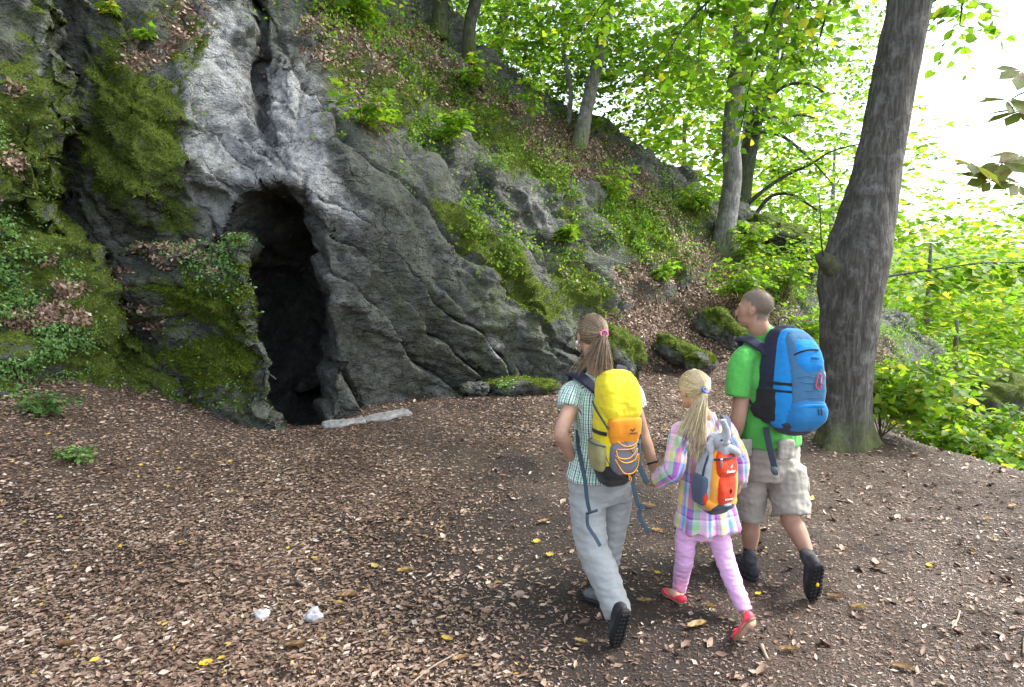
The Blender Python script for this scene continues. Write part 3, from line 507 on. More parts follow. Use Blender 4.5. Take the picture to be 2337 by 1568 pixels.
herbs('herbs_on_slope', 'rocky_hillside', 38000, [(820, 60, 110, 60, 20, 1), (900, 170, 120, 60, 40, .7), (1000, 120, 120, 60, 40, .5), (760, 20, 80, 40, 0, .8), (830, 270, 70, 60, 20, 1), (950, 320, 100, 60, 30, .7), (1100, 250, 120, 70, 35, .5), (1060, 480, 110, 50, 40, .7), (1150, 560, 100, 50, 45, .6), (1300, 420, 130, 60, 40, .6), (1400, 480, 120, 50, 40, .8), (1480, 560, 100, 60, 40, .7), (1500, 420, 120, 50, 35, .7), (1330, 600, 70, 80, 50, .5), (1600, 500, 80, 50, 30, .6), (1740, 600, 100, 80, 20, .8), (1880, 720, 120, 80, 30, .9), (2080, 880, 160, 90, 40, 1.1), (2230, 960, 100, 60, 40, 1), (230, 470, 30, 40, 0, .1), (440, 260, 30, 50, 0, .15), (1200, 200, 100, 60, 40, .4), (660, 30, 60, 40, 0, .4)], 0.03, 0.08, T_QUAD * np.array([1, 1, -.6]), F_QUAD, M_LIME, 0.25, vb=0.5)
# ================================================================== trees
def mat_bark(name, dark, lite, mossc, mossh):
    t = NT(name); p = t.n('ShaderNodeTexCoord').outputs['Object']
    mp = t.n('ShaderNodeMapping'); mp.inputs['Scale'].default_value = (1, 1, 0.14); t.l(p, mp.inputs[0])
    n1 = t.noise(34, 5, 0.65, mp.outputs[0], 0.4); n2 = t.noise(7, 5, 0.7, p); n3 = t.noise(3.0, 4, 0.65, p)
    c = t.ramp(n1, [(0.3, tuple(x * 0.5 for x in dark)), (0.5, dark), (0.75, lite)])
    c = t.mix(t.mapr(n2, 0.52, 0.66, 0, 0.7), c, lite)
    c = t.mix(t.mapr(n3, 0.5, 0.62, 0, 0.55), c, tuple(x * 0.45 for x in dark))
    m = t.math('MULTIPLY', t.attr('moss'), t.mapr(n2, 0.3, 0.6)); c = t.mix(m, c, mossc); t.col(c)
    return t.fin(0.85, 0.2, t.bump(t.math('ADD', n1, t.math('MULTIPLY', n2, 0.6)), 0.9, mossh))
M_BARK = mat_bark('grey_bark', (0.082, 0.076, 0.067), (0.19, 0.186, 0.175), (0.10, 0.12, 0.02), 0.02)
M_BARK2 = mat_bark('smooth_bark', (0.17, 0.165, 0.155), (0.36, 0.36, 0.35), (0.10, 0.13, 0.02), 0.012)
M_BARK3 = mat_bark('dark_bark', (0.055, 0.055, 0.05), (0.15, 0.15, 0.135), (0.07, 0.10, 0.02), 0.02)
def resample(pts, rad, step):
    pts = np.asarray(pts, float); rad = np.asarray(rad, float); n = len(pts)
    s = np.r_[0, np.cumsum(np.linalg.norm(np.diff(pts, axis=0), axis=1))]; m = max(3, int(s[-1] / step) + 1); q = np.linspace(0, s[-1], m)
    # smooth (Catmull-Rom like) by interpolating with averaged control polygon
    P = np.stack([np.interp(q, s, pts[:, k]) for k in range(3)], 1); R = np.interp(q, s, rad)
    for _ in range(3): P[1:-1] = 0.25 * P[:-2] + 0.5 * P[1:-1] + 0.25 * P[2:]
    return P, R
def tube(pts, rad, seg=10, step=0.15, bumpy=0.0, seed=0, smooth_pts=True, cap=True, flare=None, bs=0.25):
    P, R = resample(pts, rad, step) if smooth_pts else (np.asarray(pts, float), np.asarray(rad, float))
    t = norm(np.gradient(P, axis=0)); ref = np.array([1.0, 0.03, 0.02]) if abs(t[0, 0]) < 0.8 else np.array([0, 1.0, 0.05])
    V = []; a = np.linspace(0, 2 * np.pi, seg, endpoint=False); u = norm(ref - (ref @ t[0]) * t[0])
    for i in range(len(P)):
        u = norm(u - (u @ t[i]) * t[i]); v = np.cross(t[i], u); V.append(P[i] + R[i] * (np.cos(a)[:, None] * u + np.sin(a)[:, None] * v))
    V = np.array(V); m = len(P)
    if bumpy:
        c = P[:, None]; q = V.reshape(-1, 3); k = 1 + bumpy * fbm(q * np.array([1, 1, 0.35]), bs, 3, 0.6, seed).reshape(m, seg)
        if flare is not None: k = k * flare(V, a)
        V = c + (V - c) * k[..., None]
    i = np.arange(m * seg).reshape(m, seg); j = np.roll(i, -1, 1); F = np.stack([i[:-1], j[:-1], j[1:], i[1:]], -1).reshape(-1, 4)
    V = V.reshape(-1, 3)
    if cap:
        V = np.concatenate([V, P[:1], P[-1:]]); b = m * seg
        F = np.concatenate([F, np.stack([j[0], i[0], np.full(seg, b), np.full(seg, b)], -1), np.stack([i[-1], j[-1], np.full(seg, b + 1), np.full(seg, b + 1)], -1)])
    return V, F
def tri_fix(F):
    """degenerate cap quads to triangles"""
    d = F[:, 2] == F[:, 3]; return [F[~d], F[d][:, :3]] if d.any() else [F]
def merge(parts):
    V, F, o = [], [], 0
    for v, f in parts: V.append(v); F.append(f + o); o += len(v)
    return np.concatenate(V), np.concatenate(F)
def pix_path(L, Y): return [at(x, y, Y if len(r) < 1 else r[0]) for (x, y, *r) in L]
def trunk(name, L, Y, mat, parent, seg=16, step=0.1, bumpy=0.06, mossz=1.0, flare=None, origin=None, bs=0.25):
    """L: (view x, view y, width in view units) from the foot up"""
    pts = [at(x, y, Y) for x, y, w_ in L]; rad = [w_ * Y / FPX / 2 for x, y, w_ in L]
    V, F = tube(pts, rad, seg, step, bumpy, len(name), True, True, flare, bs)
    z0 = pts[0][2]; ms = np.clip(1 - (V[:, 2] - z0) / mossz, 0, 1)
    return mesh_np(name, V - origin, tri_fix(F), mat, parent, {'moss': ms})
class Twigs:
    """collects twigs and leaves for one crown"""
    def __init__(s): s.tw = []; s.p = []; s.d = []; s.n = []; s.z = []
    def spray(s, p0, d, length, nl, ls, droop=0.15, flat=0.5, rad=0.006, branch=True):
        d = norm(d); ts = np.linspace(0, 1, 5)[:, None]; side = norm(np.cross(d, [0, 0, 1.0]) + 1e-6)
        bend = RNG.normal() * 0.15
        P = p0 + d * length * ts + np.array([0, 0, -droop * length]) * ts ** 2 + side * bend * length * ts ** 2
        s.tw.append((P, np.linspace(rad, rad * 0.35, 5)))
        t = (0.12 + 0.9 * (np.arange(nl) + 0.5 * RNG.random(nl)) / nl)[:, None]; sg = np.where(np.arange(nl) % 2, 1, -1)[:, None]
        q = p0 + d * length * t + np.array([0, 0, -droop * length]) * t ** 2 + side * bend * length * t ** 2
        ld = norm(d * 0.55 + side * sg * (0.9 + 0.3 * RNG.random((nl, 1))) + np.array([0, 0, -.25]) + 0.25 * RNG.normal(size=(nl, 3)))
        s.p.append(q + ld * ls * 0.25); s.d.append(ld); s.n.append(norm(np.array([0, 0, 1.0]) + (1 - flat) * 0.9 * RNG.normal(size=(nl, 3)))); s.z.append(ls * (0.65 + 0.6 * RNG.random(nl)))
    def build(s, parent, T, F, lmat, origin, lname='crown', tname='twigs', tmat=None, vb=0.5, seg=3):
        p, d, n, z = (np.concatenate(a) for a in (s.p, s.d, s.n, s.z)); N = len(p)
        V, Fs = stamp(T, F, p, d, n, z, 0.6 + 0.8 * RNG.random(N), 0.85 + 0.3 * RNG.random(N))
        o = mesh_np(lname, V - origin, Fs, lmat, parent, {'var': np.repeat(np.clip(vb + 0.26 * RNG.normal(size=N), 0, 1), len(T))}, smooth_sh=False); tag(o, kind='stuff')
        if s.tw:
            V, F2 = merge([tube(P, R, seg, 0.2, 0, 0, False, False) for P, R in s.tw]); tag(mesh_np(tname, V - origin, F2, tmat or M_BARK3, parent), kind='stuff')
        return o
def limb(tw, P, R): tw.tw.append((np.asarray(P, float), np.asarray(R, float)))
def crown(tw, c, r, n, length, nl, ls, droop=0.15, hollow=0.35, flat=0.5):
    c = np.asarray(c, float); r = np.asarray(r, float)
    for _ in range(n):
        u = norm(RNG.normal(size=3)); k = hollow + (1 - hollow) * RNG.random() ** 0.7; p = c + u * r * k
        d = norm(np.array([u[0], u[1], u[2] * 0.3]) + 0.5 * RNG.normal(size=3) * np.array([1, 1, .3])); tw.spray(p, d, length * (0.6 + 0.7 * RNG.random()), nl, ls, droop, flat)
# ---- big leaning lime by the path
B = at(1928, 1008, 7.3); root = empty('lime_tree', B); tag(root, 'big grey leaning tree trunk at the path edge, right of the man', 'tree')
def flare(V, a):
    z = V[..., 2] - B[2]; k = np.exp(-np.clip(z, 0, 9) / 0.16); return 1 + k * (0.10 + 0.40 * np.maximum(0, np.cos(3 * a[None] + 1.1)) ** 2) + 0.05 * np.cos(5 * a[None] + 2 * z) * np.exp(-np.clip(z, 0, 9) / 1.2)
LT = [(x, y, w_ * (.85 if y < 480 else .93)) for x, y, w_ in [(1924, 1030, 128), (1928, 990, 118), (1930, 900, 118), (1934, 800, 124), (1938, 700, 140), (1946, 620, 152), (1962, 560, 146), (1978, 500, 132), (2000, 400, 116), (2030, 240, 106), (2062, 80, 106), (2078, 0, 106), (2120, -220, 100), (2150, -420, 92), (2190, -700, 80)]]
trunk('trunk', LT, 7.3, M_BARK, root, 48, 0.04, 0.045, 0.55, flare, B, 0.10)
V, F = tube([at(1930, 622, 7.22), at(1894, 602, 7.2), at(1874, 586, 7.18), at(1870, 578, 7.18)], [0.17, 0.105, 0.058, 0.045], 18, 0.02, 0.14, 3); mesh_np('branch_stub', V - B, tri_fix(F), M_BARK, root, {'moss': np.full(len(V), .4)})
V, F = tube([at(1884, 600, 7.15), at(1874, 560, 7.1), at(1872, 480, 7.1), at(1868, 440, 7.1)], [0.012, 0.009, 0.006, 0.004], 6, 0.05); mesh_np('sucker', V - B, tri_fix(F), M_BARK3, root, {'moss': np.zeros(len(V))})
tw = Twigs()
# overhanging sprays: limbs enter from above the frame and hang down
LIMBS = [((2085, -350, 7.6), (1900, -260, 8.2), (1700, -80, 8.6), (1560, 60, 8.8), (1500, 160, 8.9)), ((2085, -350, 7.4), (1880, -230, 7.6), (1780, -20, 7.9), (1720, 140, 8.1), (1690, 300, 8.2)),
         ((2085, -350, 7.6), (1960, -300, 8.3), (1850, -60, 9.0), (1800, 80, 9.2), (1760, 210, 9.2)), ((2085, -350, 7.8), (1980, -200, 8.6), (1900, -20, 9.2), (1870, 90, 9.4), (1850, 160, 9.4)),
         ((2085, -400, 7.8), (1800, -330, 9.0), (1500, -120, 9.8), (1380, 0, 10.2), (1320, 90, 10.3)), ((2120, -300, 7.3), (2180, -150, 7.6), (2200, -20, 7.8), (2190, 60, 7.9)), ((2085, -400, 7.8), (1700, -300, 9.6), (1640, -100, 10), (1600, 60, 10.2), (1590, 200, 10.2))]
for L in LIMBS:
    P, R = resample([at(*q) for q in L], np.linspace(0.035, 0.006, len(L)), 0.12); limb(tw, P, R)
    for i in range(len(P) // 3, len(P)):
        for k in range(3):
            d = norm(np.array([RNG.normal(), RNG.normal() * 0.6, -0.15 + 0.3 * RNG.normal()])); tw.spray(P[i], d, 0.35 + 0.4 * RNG.random(), 7, 0.115, 0.35, 0.35, 0.004)
L = [(2018, 632, 7.4), (2080, 622, 7.5), (2150, 612, 7.6), (2230, 600, 7.7), (2360, 598, 7.8)]; P, R = resample([at(*q) for q in L], [0.016, 0.013, 0.011, 0.009, 0.006], 0.08); limb(tw, P, R)
for i in range(3, len(P)):
    for k in range(2): tw.spray(P[i], norm(np.array([0.5 + 0.4 * RNG.normal(), 0.5 * RNG.normal(), 0.1 * RNG.normal() - 0.12])), 0.3 + 0.25 * RNG.random(), 6, 0.115, 0.3, 0.5, 0.004)
# the rest of its crown, above the frame
for (cx, cy, cz, rx, ry, rz, n) in [(4.8, 7.5, 9.5, 3.2, 3.0, 2.2, 330), (2.0, 7.6, 9.6, 2.6, 2.6, 1.6, 230), (3.6, 4.6, 9.0, 2.6, 2.2, 1.6, 200)]: crown(tw, (cx, cy, cz), (rx, ry, rz), n, 1.0, 9, 0.15, 0.2, 0.2, 0.5)
tw.build(root, T_HEART, F_HEART, M_LIME, B, vb=0.55)
def shoots(name, label, base, n, h, spread, nl, ls, T, F, mat, lean=(0, 0), vb=0.55, cat='shrub', flat=0.4, group=None, stemr=0.006):
    """a low plant: stems from one foot, each carrying sprays of leaves"""
    b = np.asarray(base, float); o = empty(name, b); tag(o, label, cat, group); t = Twigs()
    for _ in range(n):
        a = RNG.random() * 2 * np.pi; e = spread * math.sqrt(RNG.random()); top = b + np.array([lean[0] * h + e * math.cos(a), lean[1] * h + e * math.sin(a), h * (0.55 + 0.5 * RNG.random())])
        mid = b + (top - b) * 0.5 + np.array([0, 0, 0.12 * h]); ts = np.linspace(0, 1, 6)[:, None]; P = (1 - ts) ** 2 * b + 2 * ts * (1 - ts) * mid + ts ** 2 * top
        limb(t, P, np.linspace(stemr, stemr * 0.4, 6))
        for k in range(2, 6): 
            for _2 in range(2): t.spray(P[k], norm(RNG.normal(size=3) * np.array([1, 1, .25])), 0.6 * spread * (0.4 + 0.5 * RNG.random()) + 0.05, nl, ls, 0.25, flat, 0.003)
    t.build(o, T, F, mat, b, 'leaves', 'stem', M_STEM, vb); return o
def on_hill(px, py):
    """point of the hillside seen at this place"""
    s = SHEETS['rocky_hillside']; 
    if 'pp' not in s:
        s['pp'] = np.stack(proj(s['P']), -1); s['ok'] = np.zeros(len(s['P']), bool); s['ok'][np.unique(s['F'])] = True; s['ok'] &= np.isfinite(s['pp']).all(1)
    e = ((s['pp'] - np.array([px, py])) ** 2).sum(1) + np.where(s['ok'], 0, 1e12); c = np.argsort(e)[:6]; return s['P'][c[np.argmin(s['P'][c, 1])]]
# ---- trees on the hill: (name label) trunk polylines
HT = [('grey smooth tree trunk standing upright on the slope above the man', [(1648, 590, 62), (1650, 560, 52), (1662, 480, 42), (1672, 400, 40), (1668, 320, 40), (1676, 220, 39), (1690, 100, 36), (1698, 0, 33), (1720, -200, 28)], None, M_BARK2, 0.6),
      ('forked tree with twisting dark branches behind the upright grey trunk', [(1690, 480, 40), (1700, 400, 36), (1712, 330, 36), (1724, 270, 34), (1742, 225, 22), (1765, 150, 18), (1780, 60, 14), (1790, -100, 10)], 18.0, M_BARK3, 2.0),
      ('grey trunk leaning right on the middle of the slope', [(1318, 350, 46), (1324, 320, 36), (1338, 250, 30), (1352, 190, 29), (1372, 110, 27), (1388, 20, 25), (1400, -120, 20)], None, M_BARK2, 0.8),
      ('thin kinked sapling trunk left of the leaning grey trunk', [(1296, 330, 14), (1298, 280, 11), (1304, 210, 10), (1292, 150, 9), (1284, 112, 9), (1292, 70, 8), (1296, -60, 6)], None, M_BARK2, 0.3),
      ('dark trunk at the top of the slope, leftmost of the upper trunks', [(999, 90, 46), (1002, 66, 38), (1004, 30, 34), (1007, -10, 33), (1012, -150, 29)], None, M_BARK3, 1.2),
      ('dark bent trunk second from the left at the top of the slope', [(1070, 150, 40), (1072, 128, 32), (1070, 80, 27), (1074, 40, 27), (1090, -10, 26), (1110, -150, 22)], None, M_BARK3, 1.2),
      ('slim forked trunk third from the left on the hilltop', [(1130, 150, 26), (1140, 90, 22), (1148, 40, 20), (1168, -10, 17), (1190, -120, 14)], 17.5, M_BARK3, 1.0),
      ('faint slim trunk between the two dark hilltop trunks', [(1046, 90, 20), (1048, 30, 18), (1058, -40, 16), (1064, -150, 13)], 19.0, M_BARK2, 1.0)]
TREES = []
for k, (lab, L, Y, mat, mz) in enumerate(HT):
    if Y is None: Y = on_hill(L[1][0], L[1][1])[1]
    b = at(L[0][0], L[0][1], Y); o = empty('tree' if k != 3 else 'sapling', b); tag(o, lab, 'tree', 'trees on the slope')
    trunk('trunk', L, Y, mat, o, 20, 0.08, 0.05, mz, None, b, 0.2); TREES.append((o, b, Y, L, Twigs()))
# twisting bare branches of the forked tree
o, b, Y, L, t = TREES[1]
for pl in [[(1725, 262), (1705, 240), (1690, 215), (1688, 170), (1700, 90)], [(1716, 300), (1760, 300), (1790, 312), (1830, 345), (1858, 372), (1900, 420)], [(1700, 470), (1745, 430), (1800, 395), (1858, 372), (1890, 345), (1962, 328)], [(1740, 240), (1790, 190), (1840, 188), (1862, 196), (1880, 210)], [(1720, 275), (1780, 268), (1830, 260), (1860, 270)], [(1700, 520), (1760, 440), (1810, 440), (1850, 470), (1880, 490)]]:
    limb(t, *resample([at(x, y, Y - 0.3) for x, y in pl], np.linspace(0.07, 0.02, len(pl)), 0.15))
    for q in pl[2:]:
        for _ in range(5): t.spray(at(q[0], q[1], Y - 0.3), norm(RNG.normal(size=3) * np.array([1, .6, .4])), 0.9, 8, 0.11, 0.2, 0.4, 0.006)
# crowns
def hcrown(k, cs):
    o, b, Y, L, t = TREES[k]
    for (x, y, dy, rx, rz, n) in cs:
        c = at(x, y, Y + dy); r = np.array([rx * Y / FPX, rx * Y / FPX * 0.9, rz * Y / FPX]); crown(t, c, r, n, 0.9, 9, 0.115, 0.2, 0.2, 0.45)
hcrown(0, [(1640, 40, -0.6, 190, 120, 190), (1560, 190, 0, 130, 110, 120), (1780, 60, 0.5, 160, 110, 120), (1480, 110, 1.5, 130, 110, 100)])
hcrown(1, [(1850, 120, 1, 170, 130, 120), (1800, 330, 1, 150, 120, 80), (1780, 470, 0.5, 120, 80, 90), (1930, 60, 0, 120, 120, 60)])
hcrown(2, [(1400, 60, 0, 150, 110, 170), (1440, 190, 1, 120, 90, 100), (1300, 90, 1.5, 130, 110, 140), (1260, 0, 0, 130, 90, 110)])
hcrown(3, [(1240, 170, 1.2, 90, 80, 80), (1330, 210, 1.4, 80, 60, 60)])
hcrown(4, [(930, -60, 0, 150, 60, 70), (1010, -80, 1.5, 120, 80, 70)])
hcrown(5, [(1100, 20, 2, 110, 80, 110), (1160, 130, 2.5, 100, 60, 80)])
hcrown(6, [(1190, 60, 1, 110, 110, 130), (1230, 170, 0.5, 100, 70, 80)])
hcrown(7, [(1040, 20, 1, 90, 70, 80), (1110, 70, 1, 90, 60, 60)])
for k, c, r, n in [(4, (-1.5, 12.5, 12.0), (3.2, 3.2, 2.2), 330), (5, (0.8, 13.5, 11.5), (3, 3, 2), 260), (7, (-4.2, 11.5, 11.0), (3.2, 3.0, 2), 300), (2, (3.4, 14, 11), (2.6, 2.6, 2), 200)]: crown(TREES[k][4], c, r, n, 1.1, 9, 0.15, 0.2, 0.2, 0.5)
for o, b, Y, L, t in TREES: t.build(o, T_BROAD if o.name != 'sapling' else T_OVAL, F_OVAL, M_LIME, b, vb=0.5)
# ================================================================== people: helpers
def loft(secs, seg=20, ex=2.0, capn=3, c0=0.6, c1=0.6):
    """secs: (centre, a-vector, b-vector); closed rounded ends"""
    C = np.array([s[0] for s in secs], float); A = np.array([s[1] for s in secs], float); Bv = np.array([s[2] for s in secs], float)
    t = np.linspace(0, 2 * np.pi, seg, endpoint=False); c, s = np.cos(t), np.sin(t)
    cx = np.sign(c) * np.abs(c) ** (2 / ex); sx = np.sign(s) * np.abs(s) ** (2 / ex)
    rings = []
    def ring(o, a, b, k=1.0): rings.append(o + k * (cx[:, None] * a + sx[:, None] * b))
    d0 = C[0] - C[1]; d0 = d0 / (np.linalg.norm(d0) + 1e-9); d1 = C[-1] - C[-2]; d1 = d1 / (np.linalg.norm(d1) + 1e-9)
    r0 = min(np.linalg.norm(A[0]), np.linalg.norm(Bv[0])); r1 = min(np.linalg.norm(A[-1]), np.linalg.norm(Bv[-1]))
    for q in range(capn, 0, -1):
        a = math.pi / 2 * q / (capn + 0.5); ring(C[0] + d0 * r0 * c0 * math.sin(a), A[0], Bv[0], math.cos(a))
    for i in range(len(C)): ring(C[i], A[i], Bv[i])
    for q in range(1, capn + 1):
        a = math.pi / 2 * q / (capn + 0.5); ring(C[-1] + d1 * r1 * c1 * math.sin(a), A[-1], Bv[-1], math.cos(a))
    V = np.array(rings); m = len(V); i = np.arange(m * seg).reshape(m, seg); j = np.roll(i, -1, 1)
    F = np.stack([i[:-1], j[:-1], j[1:], i[1:]], -1).reshape(-1, 4); V = V.reshape(-1, 3); b = m * seg
    V = np.concatenate([V, V[:seg].mean(0)[None], V[b - seg:b].mean(0)[None]])
    F = np.concatenate([F, np.stack([j[0], i[0], np.full(seg, b), np.full(seg, b)], -1), np.stack([i[-1], j[-1], np.full(seg, b + 1), np.full(seg, b + 1)], -1)])
    return V, F
def spline(pts, n):
    """Catmull-Rom through rows of pts"""
    P = np.asarray(pts, float); m = len(P); Q = np.concatenate([2 * P[:1] - P[1:2], P, 2 * P[-1:] - P[-2:-1]]); out = []
    for u in np.linspace(0, m - 1 - 1e-6, n):
        i = int(u); t = u - i; a, b, c, d = Q[i:i + 4]
        out.append(0.5 * (2 * b + (c - a) * t + (2 * a - 5 * b + 4 * c - d) * t * t + (3 * b - a - 3 * c + d) * t ** 3))
    return np.array(out)
def limbv(pts, rad, n=24, seg=16):
    """round limb through joints"""
    q = spline(np.c_[np.asarray(pts, float), np.asarray(rad, float)], n); return tube(q[:, :3], q[:, 3], seg, 0, 0, 0, False, True)
def ball(c, r, R=None, n=14):
    t = np.linspace(-np.pi / 2, np.pi / 2, n)[1:-1]; R = np.eye(3) if R is None else R; r = np.broadcast_to(np.asarray(r, float), (3,))
    secs = [(np.asarray(c) + R @ (np.array([0, 0, r[2] * math.sin(a)])), R @ np.array([r[0] * math.cos(a), 0, 0]), R @ np.array([0, r[1] * math.cos(a), 0])) for a in t]; return loft(secs, 20, 2.0, 1)
def remesh(parts, vox, it=4, fac=0.5):
    V, F = merge(parts); me = bpy.data.meshes.new('tmp'); q = tri_fix(F)
    me.from_pydata(V.tolist(), [], [list(map(int, f)) for g in q for f in g]); bm = bmesh.new(); bm.from_mesh(me); bmesh.ops.recalc_face_normals(bm, faces=bm.faces); bm.to_mesh(me); bm.free()
    o = bpy.data.objects.new('tmp', me); COL.objects.link(o); m = o.modifiers.new('r', 'REMESH'); m.mode = 'VOXEL'; m.voxel_size = vox
    if it: s = o.modifiers.new('s', 'SMOOTH'); s.iterations = it; s.factor = fac
    e = o.evaluated_get(bpy.context.evaluated_depsgraph_get()).to_mesh()
    n = len(e.vertices); V = np.empty(n * 3, np.float32); e.vertices.foreach_get('co', V); N = np.empty(n * 3, np.float32); e.vertices.foreach_get('normal', N)
    k = np.empty(len(e.polygons) * 4, np.int32); e.loops.foreach_get('vertex_index', k)
    V, N, k = V.reshape(-1, 3).astype(float), N.reshape(-1, 3).astype(float), k.reshape(-1, 4)
    bpy.data.objects.remove(o); bpy.data.meshes.remove(me); return V, N, k
class Person:
    def __init__(s, name, label, foot, fw):
        s.o = empty(name, foot); tag(s.o, label, 'person', 'family walking to the cave'); s.org = np.array(foot, float); f = norm(np.array([fw[0], fw[1], 0])); s.f = f; s.r = np.array([f[1], -f[0], 0]); s.u = np.array([0, 0, 1.0])
    def mesh(s, name, V, F, mat, attrs=None, parent=None): 
        return mesh_np(name, np.asarray(V) - s.org, tri_fix(F) if F.shape[1] == 4 else F, mat, parent or s.o, attrs)
    def torso(s, L, ex=2.3, n=26, lean=0.0):
        """L: (view x, view y, distance, half width, half depth) bottom to top"""
        q = spline([[*at(a, b, c), d, e] for a, b, c, d, e in L], n); return loft([(p[:3], s.r * p[3], s.f * p[4]) for p in q], 28, ex, 3, 0.06, 0.6)
def head_parts(c, fw, k=1.0, tilt=0.0, neck=None, nr=0.052, turn_up=0.0):
    """head of height about 0.225*k, centre c, looking along fw"""
    f = norm(np.array([fw[0], fw[1], turn_up])); r = norm(np.cross(f, [0, 0, 1.0])); u = np.cross(r, f); R = np.stack([r, f, u], 1)
    P = lambda x, y, z: np.asarray(c) + k * (R @ np.array([x, y, z]))
    parts = [ball(P(0, -.014, .030), np.array([.074, .095, .082]) * k, R), ball(P(0, .020, -.012), np.array([.067, .074, .082]) * k, R),
             loft([(P(0, .018, -.035), R @ np.array([.058 * k, 0, 0]), R @ np.array([0, .062 * k, 0])), (P(0, .034, -.075), R @ np.array([.054 * k, 0, 0]), R @ np.array([0, .054 * k, 0])), (P(0, .048, -.100), R @ np.array([.036 * k, 0, 0]), R @ np.array([0, .030 * k, 0]))], 16),
             limbv([P(0, .086, .012), P(0, .097, -.014), P(0, .106, -.032), P(0, .088, -.042)], [.010 * k, .011 * k, .013 * k, .011 * k], 8, 10),
             ball(P(0, .086, -.066), np.array([.022, .012, .010]) * k, R), ball(P(0, .078, .020), np.array([.052, .014, .012]) * k, R)]
    for sx in (-1, 1):
        parts += [ball(P(sx * .077, -.004, -.012), np.array([.010, .019, .031]) * k, R), ball(P(sx * .080, -.014, .000), np.array([.010, .010, .022]) * k, R)]
    if neck is not None: parts.append(limbv([P(0, -.022, -.03), P(0, -.026, -.095), neck], [.054 * k, nr, nr * 1.22], 10, 16))
    return parts, P, R
def hand_parts(w, d, pn, k=1.0, curl=0.5, side=1):
    """palm and five fingers; w wrist, d direction, pn palm normal, side = thumb side"""
    d = norm(d); pn = norm(pn - (pn @ d) * d); b = np.cross(d, pn) * side; w = np.asarray(w, float); parts = []
    secs = [(w + d * .0 * k, b * .024 * k, pn * .018 * k), (w + d * .04 * k, b * .036 * k, pn * .016 * k), (w + d * .085 * k, b * .040 * k, pn * .013 * k)]; parts.append(loft(secs, 14, 2.4))
    for i, (o, ln) in enumerate([(.030, .072), (.010, .080), (-.011, .074), (-.030, .058)]):
        p = w + d * .082 * k + b * o * k; pts = [p - d * .015 * k]; a = 0.0
        for sgm in (.45, .32, .25):
            a += curl * (0.55 + 0.12 * i); pts.append(pts[-1] + (d * math.cos(a) + pn * math.sin(a)) * (ln * sgm + (.015 if sgm == .45 else 0)) * k)
        parts.append(limbv(pts, [.0095 * k, .009 * k, .008 * k, .0068 * k], 9, 8))
    p = w + d * .028 * k + b * .030 * k; t1 = p + (d * .6 + b * .6 + pn * .35) * .045 * k; t2 = t1 + (d * .85 + b * .1 + pn * .5) * .035 * k; parts.append(limbv([p, t1, t2], [.013 * k, .010 * k, .0075 * k], 8, 8)); return parts
def arm_coords(V, segs):
    """distance to, along and around a limb"""
    best = np.full(len(V), 9.0); al = np.zeros(len(V)); ang = np.zeros(len(V)); off = 0
    for a, b in zip(segs[:-1], segs[1:]):
        e = b - a; L = np.linalg.norm(e); e = e / L; t = np.clip((V - a) @ e, 0, L); q = V - a - t[:, None] * e; dd = np.linalg.norm(q, axis=1)
        x = norm(np.cross(e, [0, 1.0, 0.2])); y = np.cross(e, x); m = dd < best; best = np.where(m, dd, best); al = np.where(m, off + t, al); ang = np.where(m, np.arctan2(q @ y, q @ x), ang); off += L
    return best, al, ang
def cloth_uv(V, p, cx, arms, R=0.15):
    """cloth coordinates: across the body and down, sleeves follow the arm"""
    q = V - cx; u = np.arctan2(q @ p.r, -(q @ p.f)) * R; v = q[:, 2]; uv = np.stack([u, v, 0 * u], 1)
    for segs, rr in arms:
        d, al, an = arm_coords(V, [np.asarray(s) for s in segs]); lat = np.abs(q @ p.r); m = (d < rr) & (lat > R * 0.93); uv[m] = np.stack([an * 0.06, -al, 0 * al + 1], 1)[m]
    return uv
def folds(V, N, amp, sc, seed, an=(1, 1, 1)):
    q = V * np.array(an); return V + N * (amp * (ridged(q, sc, 2, 0.5, seed) * 0.7 + 0.6 * fbm(q, sc * 0.6, 2, 0.5, seed + 4)))[:, None]
def mat_cloth(name, c, vary=0.12, weave=700, rough=0.85, sheen=0.2, bump=0.15):
    t = NT(name); p = t.n('ShaderNodeTexCoord').outputs['Object']; n = t.noise(9, 4, 0.6, p); n2 = t.noise(weave, 2, 0.5, p)
    cc = t.ramp(n, [(0.3, tuple(x * (1 - vary) for x in c)), (0.7, tuple(min(1, x * (1 + vary)) for x in c))])
    cc = t.mix(t.mapr(n2, 0.3, 0.7, 0, 0.18), cc, tuple(x * 0.6 for x in c)); t.col(cc); t.b.inputs['Sheen Weight'].default_value = sheen; t.b.inputs['Sheen Roughness'].default_value = 0.5
    return t.fin(rough, 0.2, t.bump(t.math('ADD', t.noise(60, 3, 0.6, p), n2), bump, 0.004))
def mat_plaid(name, sv, sh, per, perh, mixf=0.5, mode='MIX'):
    t = NT(name); a = t.n('ShaderNodeAttribute'); a.attribute_name = 'uvw'; sx = t.n('ShaderNodeSeparateXYZ'); t.l(a.outputs['Vector'], sx.inputs[0])
    fu = t.math('FRACT', t.math('ADD', t.math('DIVIDE', sx.outputs[0], per), 20.0)); fv = t.math('FRACT', t.math('ADD', t.math('DIVIDE', sx.outputs[1], perh), 20.0))
    c = t.mix(mixf, t.ramp(fu, sv, 'CONSTANT'), t.ramp(fv, sh, 'CONSTANT'), mode); t.col(c); t.b.inputs['Sheen Weight'].default_value = 0.15
    p = t.n('ShaderNodeTexCoord').outputs['Object']; return t.fin(0.85, 0.2, t.bump(t.noise(50, 3, 0.6, p), 0.15, 0.004))
